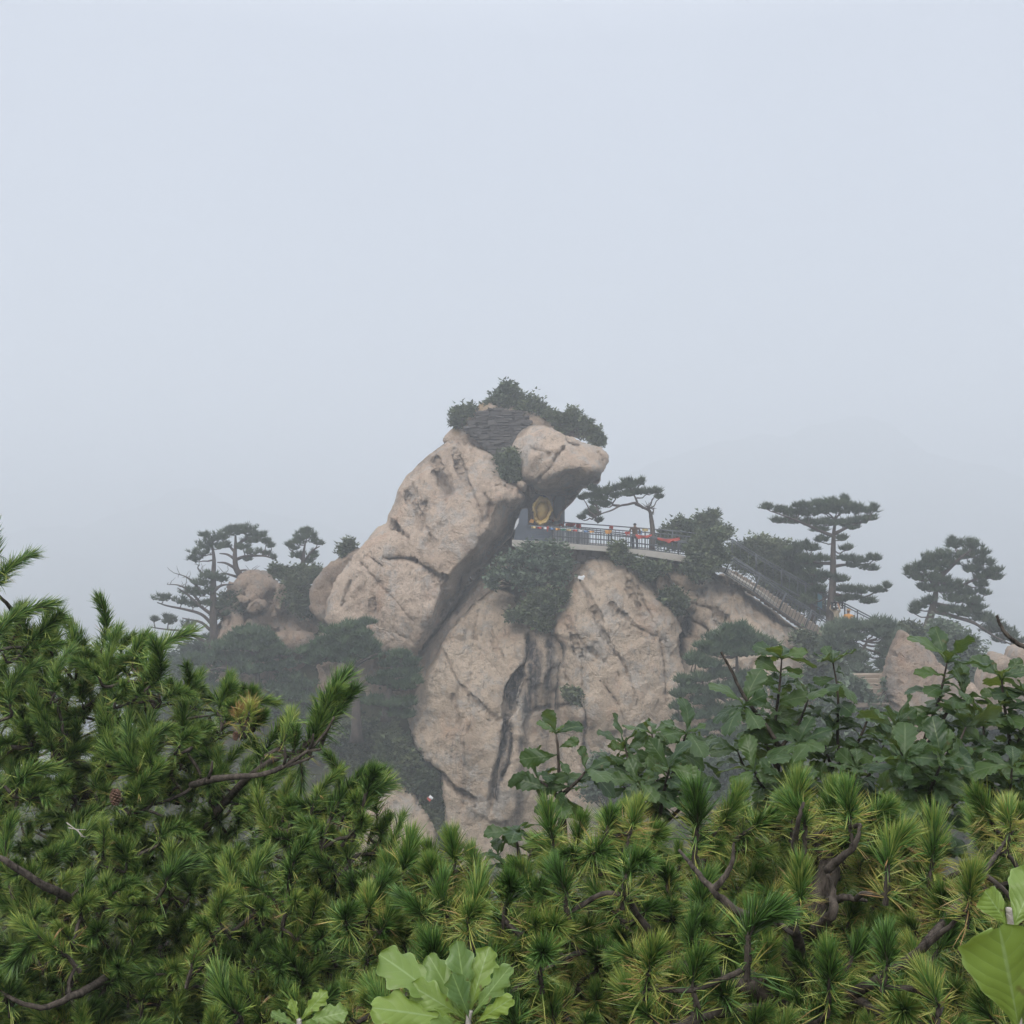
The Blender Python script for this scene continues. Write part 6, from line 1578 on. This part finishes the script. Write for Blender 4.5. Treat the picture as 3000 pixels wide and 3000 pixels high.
def oak(label, base, shoots, seed, meshes=OAK, lsc=1.0, name='oak_sapling', group='oak saplings', whorl=7, step=.05, extra=None, trunk_r=.012):
    """shoots: lists of 3-D points from the fork to the tip"""
    rr = random.Random(seed); rs = np.random.RandomState(seed)
    root = empty(name, base, label, 'oak', group)
    st = MB(); leaves = []
    allp = []
    for pts in shoots:
        q = spline([tuple(p) for p in pts], 6)
        st.tube([Vector(p) for p in q], np.linspace(.0075, .0028, len(q)), 6, wob=.2, rng=rr)
        allp.append(q)
        Lq = np.concatenate([[0], np.cumsum(np.linalg.norm(np.diff(q, axis=0), axis=1))])
        tot = Lq[-1]
        tipd = Vector(q[-1] - q[-3]).normalized()
        # terminal whorl
        for k in range(whorl):
            a = 2 * math.pi * (k + rr.random() * .6) / whorl
            o1 = tipd.orthogonal().normalized(); o2 = tipd.cross(o1)
            out = o1 * math.cos(a) + o2 * math.sin(a)
            d = (out * rr.uniform(.5, 1.0) + tipd * rr.uniform(.2, .95)).normalized()
            leaves.append((Vector(q[-1]), d, tipd * .7 + Vector((0, -.25, .5)), rr.uniform(.7, 1.05) * lsc * .96))
        s_ = step * .8; k = 0
        while s_ < tot * .8:
            t = tot - s_
            p = Vector([np.interp(t, Lq, q[:, c]) for c in range(3)])
            a = k * 2.4 + rr.random()
            out = Vector((math.cos(a), math.sin(a) * .9 - .25, rr.uniform(-.2, .9)))
            leaves.append((p, out.normalized(), Vector((rr.uniform(-.4, .4), -.5, .9)), rr.uniform(.55, 1.0) * lsc * .96))
            s_ += step * rr.uniform(.18, .45); k += 1
    # stems joining the shoots to the base
    fork = np.mean([q[0] for q in allp], 0)
    for q in allp:
        c = np.array(base) * .35 + q[0] * .65 + np.array([0, 0, -.05])
        st.tube([Vector(x) for x in spline([tuple(base), tuple(c), tuple(q[0])], 6)], np.linspace(trunk_r, .0075, 13), 6, wob=.2, rng=rr)
    part('stems', st, [MATS['bark_near']], root, True)
    for p, d, up, s in leaves[:300]:
        o = bpy.data.objects.new('leaf', meshes[rr.randrange(len(meshes))])
        o.matrix_basis = Matrix.Translation(-root.location) @ leaf_matrix(p, d, up, s, rr.uniform(-.9, .9))
        link(o, root)
    return root
def G(x, Y): return (x, Y, float(ground_h(np.array([x]), np.array([Y]))[0]))
def sh(*a, Y=4.2): return [P(x, y, Y + dz) for x, y, dz in a]
# sapling in front of the domed slab
oak('small oak sapling standing alone in front of the pale slab', Vector(G(.19, 3.9)), [sh((1655, 2420, 0), (1640, 2300, 0), (1635, 2200, -.02), (1630, 2150, 0), Y=3.7), sh((1645, 2330, 0), (1690, 2290, -.05), (1715, 2260, -.05), Y=3.7), sh((1640, 2340, 0), (1600, 2300, -.03), (1575, 2285, 0), Y=3.7)], 501, step=.055, whorl=4, lsc=.95)
oak('compact oak bush left of the larger oaks, in front of the layered pine', Vector(G(.55, 4.5)), [sh((1930, 2420, 0), (1925, 2280, 0), (1910, 2150, 0), Y=4.1), sh((1930, 2380, 0), (1980, 2240, 0), (2010, 2150, -.1), Y=4.1), sh((1920, 2380, 0), (1850, 2250, 0), (1830, 2180, .1), Y=4.1), sh((1930, 2380, 0), (2030, 2270, .1), (2060, 2210, .1), Y=4.1),
    sh((1910, 2400, 0), (1820, 2290, .1), (1800, 2240, .1), Y=4.1), sh((1930, 2400, -.1), (1950, 2300, -.2), (1960, 2250, -.25), Y=4.1), sh((1920, 2420, -.1), (1890, 2320, -.2), (1870, 2290, -.25), Y=4.1), sh((1930, 2430, 0), (2010, 2350, 0), (2030, 2310, 0), Y=4.1)], 502, step=.042, whorl=5, lsc=.92)
oak('tall-stemmed oak left in the right-hand oak clump, with a bare twig', Vector(G(1.05, 4.9)), [sh((2280, 2330, 0), (2270, 2150, 0), (2285, 2000, 0), (2290, 1930, 0), Y=4.3), sh((2275, 2250, 0), (2230, 2150, 0), (2180, 2070, -.1), Y=4.3), sh((2280, 2200, 0), (2340, 2120, 0), (2370, 2040, 0), Y=4.3), sh((2270, 2330, 0), (2190, 2260, .1), (2160, 2200, .1), Y=4.3),
    sh((2290, 2330, 0), (2330, 2240, -.1), (2340, 2180, -.15), Y=4.3), sh((2280, 2350, 0), (2230, 2300, -.2), (2210, 2260, -.25), Y=4.3), sh((2300, 2370, 0), (2390, 2280, .1), (2420, 2220, .1), Y=4.3), sh((2280, 2390, 0), (2290, 2330, -.2), (2300, 2290, -.3), Y=4.3)], 503, step=.045, whorl=6)
oak('oak with deeply toothed top leaves second in the right-hand clump', Vector(G(1.35, 5.1)), [sh((2480, 2350, 0), (2455, 2180, 0), (2455, 2040, 0), (2440, 1940, 0), Y=4.35), sh((2470, 2250, 0), (2520, 2160, 0), (2545, 2100, 0), Y=4.35), sh((2470, 2300, 0), (2430, 2230, 0), (2410, 2160, 0), Y=4.35), sh((2480, 2360, 0), (2560, 2250, 0), (2590, 2180, 0), Y=4.35), sh((2480, 2380, 0), (2500, 2300, -.2), (2510, 2250, -.25), Y=4.35), sh((2470, 2400, 0), (2440, 2350, -.2), (2420, 2310, -.25), Y=4.35), sh((2500, 2400, 0), (2580, 2340, .1), (2620, 2290, .1), Y=4.35)], 504, step=.045, whorl=6, lsc=.95)
oak('large-leaved oak in front of the tall pinkish boulder', Vector(G(1.75, 5.0)), [sh((2680, 2400, 0), (2700, 2200, 0), (2750, 2050, 0), (2775, 1940, 0), Y=4.0), sh((2720, 2180, 0), (2780, 2080, 0), (2820, 2040, 0), Y=4.0), sh((2690, 2300, 0), (2640, 2200, -.1), (2620, 2130, -.1), Y=4.0), sh((2700, 2300, 0), (2790, 2210, -.1), (2830, 2130, -.1), Y=4.0), sh((2680, 2380, 0), (2660, 2280, -.2), (2650, 2230, -.25), Y=4.0), sh((2700, 2380, 0), (2740, 2280, -.25), (2760, 2230, -.3), Y=4.0), sh((2700, 2420, 0), (2790, 2360, 0), (2830, 2300, 0), Y=4.0), sh((2680, 2440, 0), (2640, 2380, .1), (2610, 2340, .1), Y=4.0)], 505, step=.045, whorl=6, lsc=1.15)
oak('dark oak at the right edge below the curved bare twig', Vector(G(2.05, 5.1)), [sh((2960, 2400, 0), (2960, 2200, 0), (2940, 2050, 0), (2935, 1990, 0), Y=4.1), sh((2960, 2250, 0), (3000, 2120, 0), (3010, 2040, 0), Y=4.1), sh((2950, 2300, 0), (2890, 2190, 0), (2880, 2120, 0), Y=4.1), sh((2970, 2350, 0), (3020, 2230, 0), (3040, 2160, 0), Y=4.1), sh((2950, 2380, 0), (2900, 2300, -.1), (2870, 2240, -.1), Y=4.1), sh((2960, 2400, 0), (2960, 2310, -.25), (2965, 2250, -.3), Y=4.1), sh((2960, 2430, 0), (3010, 2350, -.1), (3030, 2300, -.1), Y=4.1), sh((2940, 2430, 0), (2880, 2390, .2), (2850, 2350, .2), Y=4.1)], 506, step=.042, whorl=6, lsc=1.05)
oak('low oak regrowth peeping through the right pine', Vector(G(1.4, 4.2)), [sh((2650, 2560, 0), (2640, 2480, 0), (2620, 2420, 0), Y=3.6), sh((2700, 2560, 0), (2740, 2480, 0), (2760, 2430, 0), Y=3.6), sh((2600, 2600, 0), (2560, 2540, 0), (2540, 2480, 0), Y=3.6), sh((2680, 2600, 0), (2690, 2540, 0), (2700, 2500, 0), Y=3.6), sh((2300, 2700, 0), (2300, 2660, 0), (2290, 2600, 0), Y=3.6), sh((2480, 2760, 0), (2480, 2700, 0), (2470, 2660, 0), Y=3.6), sh((2650, 2800, 0), (2660, 2740, 0), (2650, 2700, 0), Y=3.6)], 507, step=.045, whorl=6, lsc=.95)
oak('small oak sprig between the two foreground pines', Vector(G(.0, 3.8)), [sh((1530, 2560, 0), (1520, 2500, 0), (1510, 2440, 0), Y=3.6), sh((1530, 2570, 0), (1550, 2520, 0), (1560, 2480, 0), Y=3.6), sh((1520, 2570, 0), (1480, 2540, 0), (1460, 2510, 0), Y=3.6)], 508, step=.05, whorl=5, lsc=.85)
# bare twigs standing out of the oaks
for lab, pts, Y in (('long bare twig rising left of the tall-stemmed oak', ((2300, 2210), (2240, 2120), (2180, 2040), (2140, 1960), (2112, 1910)), 4.2), ('curved bare twig entering from the right edge above the dark oak', ((3040, 1905), (2990, 1890), (2950, 1860), (2930, 1830), (2920, 1803)), 3.6)):
    m = MB(); q = spline([tuple(P(x, y, Y)) for x, y in pts], 6)
    m.tube([Vector(p) for p in q], np.linspace(.008, .004, len(q)), 6, wob=.45, rng=random.Random(8))
    o = m.build('bare_twig', [MATS['bark_near']], None, True, tuple(q[0])); tag(o, lab, 'twig')
# pale oak shoots close to the camera
def pale_oak(label, stem, leaves, seed, Y, r=.004, meshes=None):
    meshes = meshes or OAKP
    root = empty('oak_shoot', P(*stem[0], Y), label, 'oak', 'pale oak shoots in front')
    m = MB(); q = spline([tuple(P(x, y, Y)) for x, y in stem], 6); m.tube([Vector(p) for p in q], np.linspace(r * 1.3, r, len(q)), 7)
    part('stem', m, [MATS['bark_bare']], root, True)
    rr = random.Random(seed)
    for (bx, by, tx, ty, toward, s, roll, k) in leaves:
        a, b_ = P(bx, by, Y), P(tx, ty, Y)
        d = (b_ - a); ln = d.length; d.y = -toward * ln
        o = bpy.data.objects.new('leaf', meshes[k % len(meshes)])
        sc = math.sqrt(ln * ln * (1 + toward ** 2)) / .15 * s
        o.matrix_basis = Matrix.Translation(-root.location) @ leaf_matrix(a, d, Vector((0, -1, .35)), sc, roll)
        link(o, root)
pale_oak('pale green oak shoot with lobed leaves at the bottom centre', [(1370, 3060), (1372, 2990), (1378, 2960)],
         [(1372, 2980, 1340, 2770, -.15, 1, .2, 0), (1372, 2980, 1425, 2790, -.2, 1, -.2, 1), (1365, 2985, 1215, 2880, .15, 1, .1, 2), (1375, 2985, 1490, 2830, .0, 1, -.5, 3), (1360, 2990, 1125, 2790, -.1, 1, .6, 1), (1360, 2995, 1100, 2905, .3, .95, .4, 4), (1380, 2990, 1330, 2840, .4, .9, .0, 2), (1370, 3000, 1240, 2800, -.3, .9, .3, 0), (1390, 3000, 1500, 2900, .3, .9, -.3, 4), (1380, 3010, 1260, 2960, .7, .9, .2, 3)], 601, 1.9)
pale_oak('smaller pale oak shoot at the bottom left of centre', [(880, 3080), (878, 3010), (876, 2985)],
         [(876, 3000, 850, 2930, -.1, 1, .2, 0), (876, 2995, 950, 2905, .0, 1, -.2, 1), (880, 3000, 1012, 2945, .2, .95, -.3, 2), (874, 3005, 800, 2960, .2, 1, .3, 3), (876, 3010, 930, 2980, .8, 1, 0, 4), (872, 3010, 820, 3010, .5, 1, .1, 1)], 602, 1.9)
pale_oak('close soft green oak shoot at the lower right edge', [(2995, 3080), (2975, 2900), (2962, 2730), (2955, 2660)],
         [(2958, 2720, 2870, 2580, .1, .8, .2, 0), (2990, 3040, 2905, 2720, .25, 1.05, -.25, 1), (2962, 2730, 3060, 2560, -.2, 1, -.3, 2), (2962, 2730, 3070, 2780, .3, .8, .2, 3), (2985, 3010, 3090, 2820, .2, 1.1, .5, 4)], 603, 1.15, .003, OAKS)
# undergrowth leaves on the slope under the pines: nobody could count them
rs2 = np.random.RandomState(9)
mb = MB()
n = 6000
gxp = rs2.uniform(-4.5, 4.5, n); gyp = rs2.uniform(3.0, 5.6, n)
gz = ground_h(gxp, gyp)
cent = np.stack([gxp, gyp, gz + rs2.uniform(0, .28, n)], 1)
scatter(mb, cent, [leaf_template(9, .035, 900 + i) for i in range(4)], rs2, .7, 1.4, None, .7)
o = mb.build('undergrowth', [MATS['far_shrub']], None, False); tag(o, 'low leafy undergrowth on the slope beneath the foreground pines', None, None, 'stuff')
# scrub covering the slopes round the foot of the crag, one mass
rs3 = np.random.RandomState(19)
mb = MB(); n = 15000
wx = rs3.uniform(-70, 70, n); wy = rs3.uniform(22, 100, n)
lump = fbm(np.stack([wx * .25, wy * .25, np.zeros(n)], 1), 3, 44)
wz = ground_h(wx, wy) + np.clip(.5 + 1.6 * lump, 0, 2.2) * rs3.uniform(.1, 1, n)
scatter(mb, np.stack([wx, wy, wz], 1), [leaf_template(10, .30, 950 + i) for i in range(5)], rs3, .7, 1.5, np.clip(.45 + .8 * lump, 0, 1), .7)
o = mb.build('scrub', [MATS['far_shrub']], None, False); tag(o, 'green scrub covering the slopes round the foot of the crag', None, None, 'stuff')
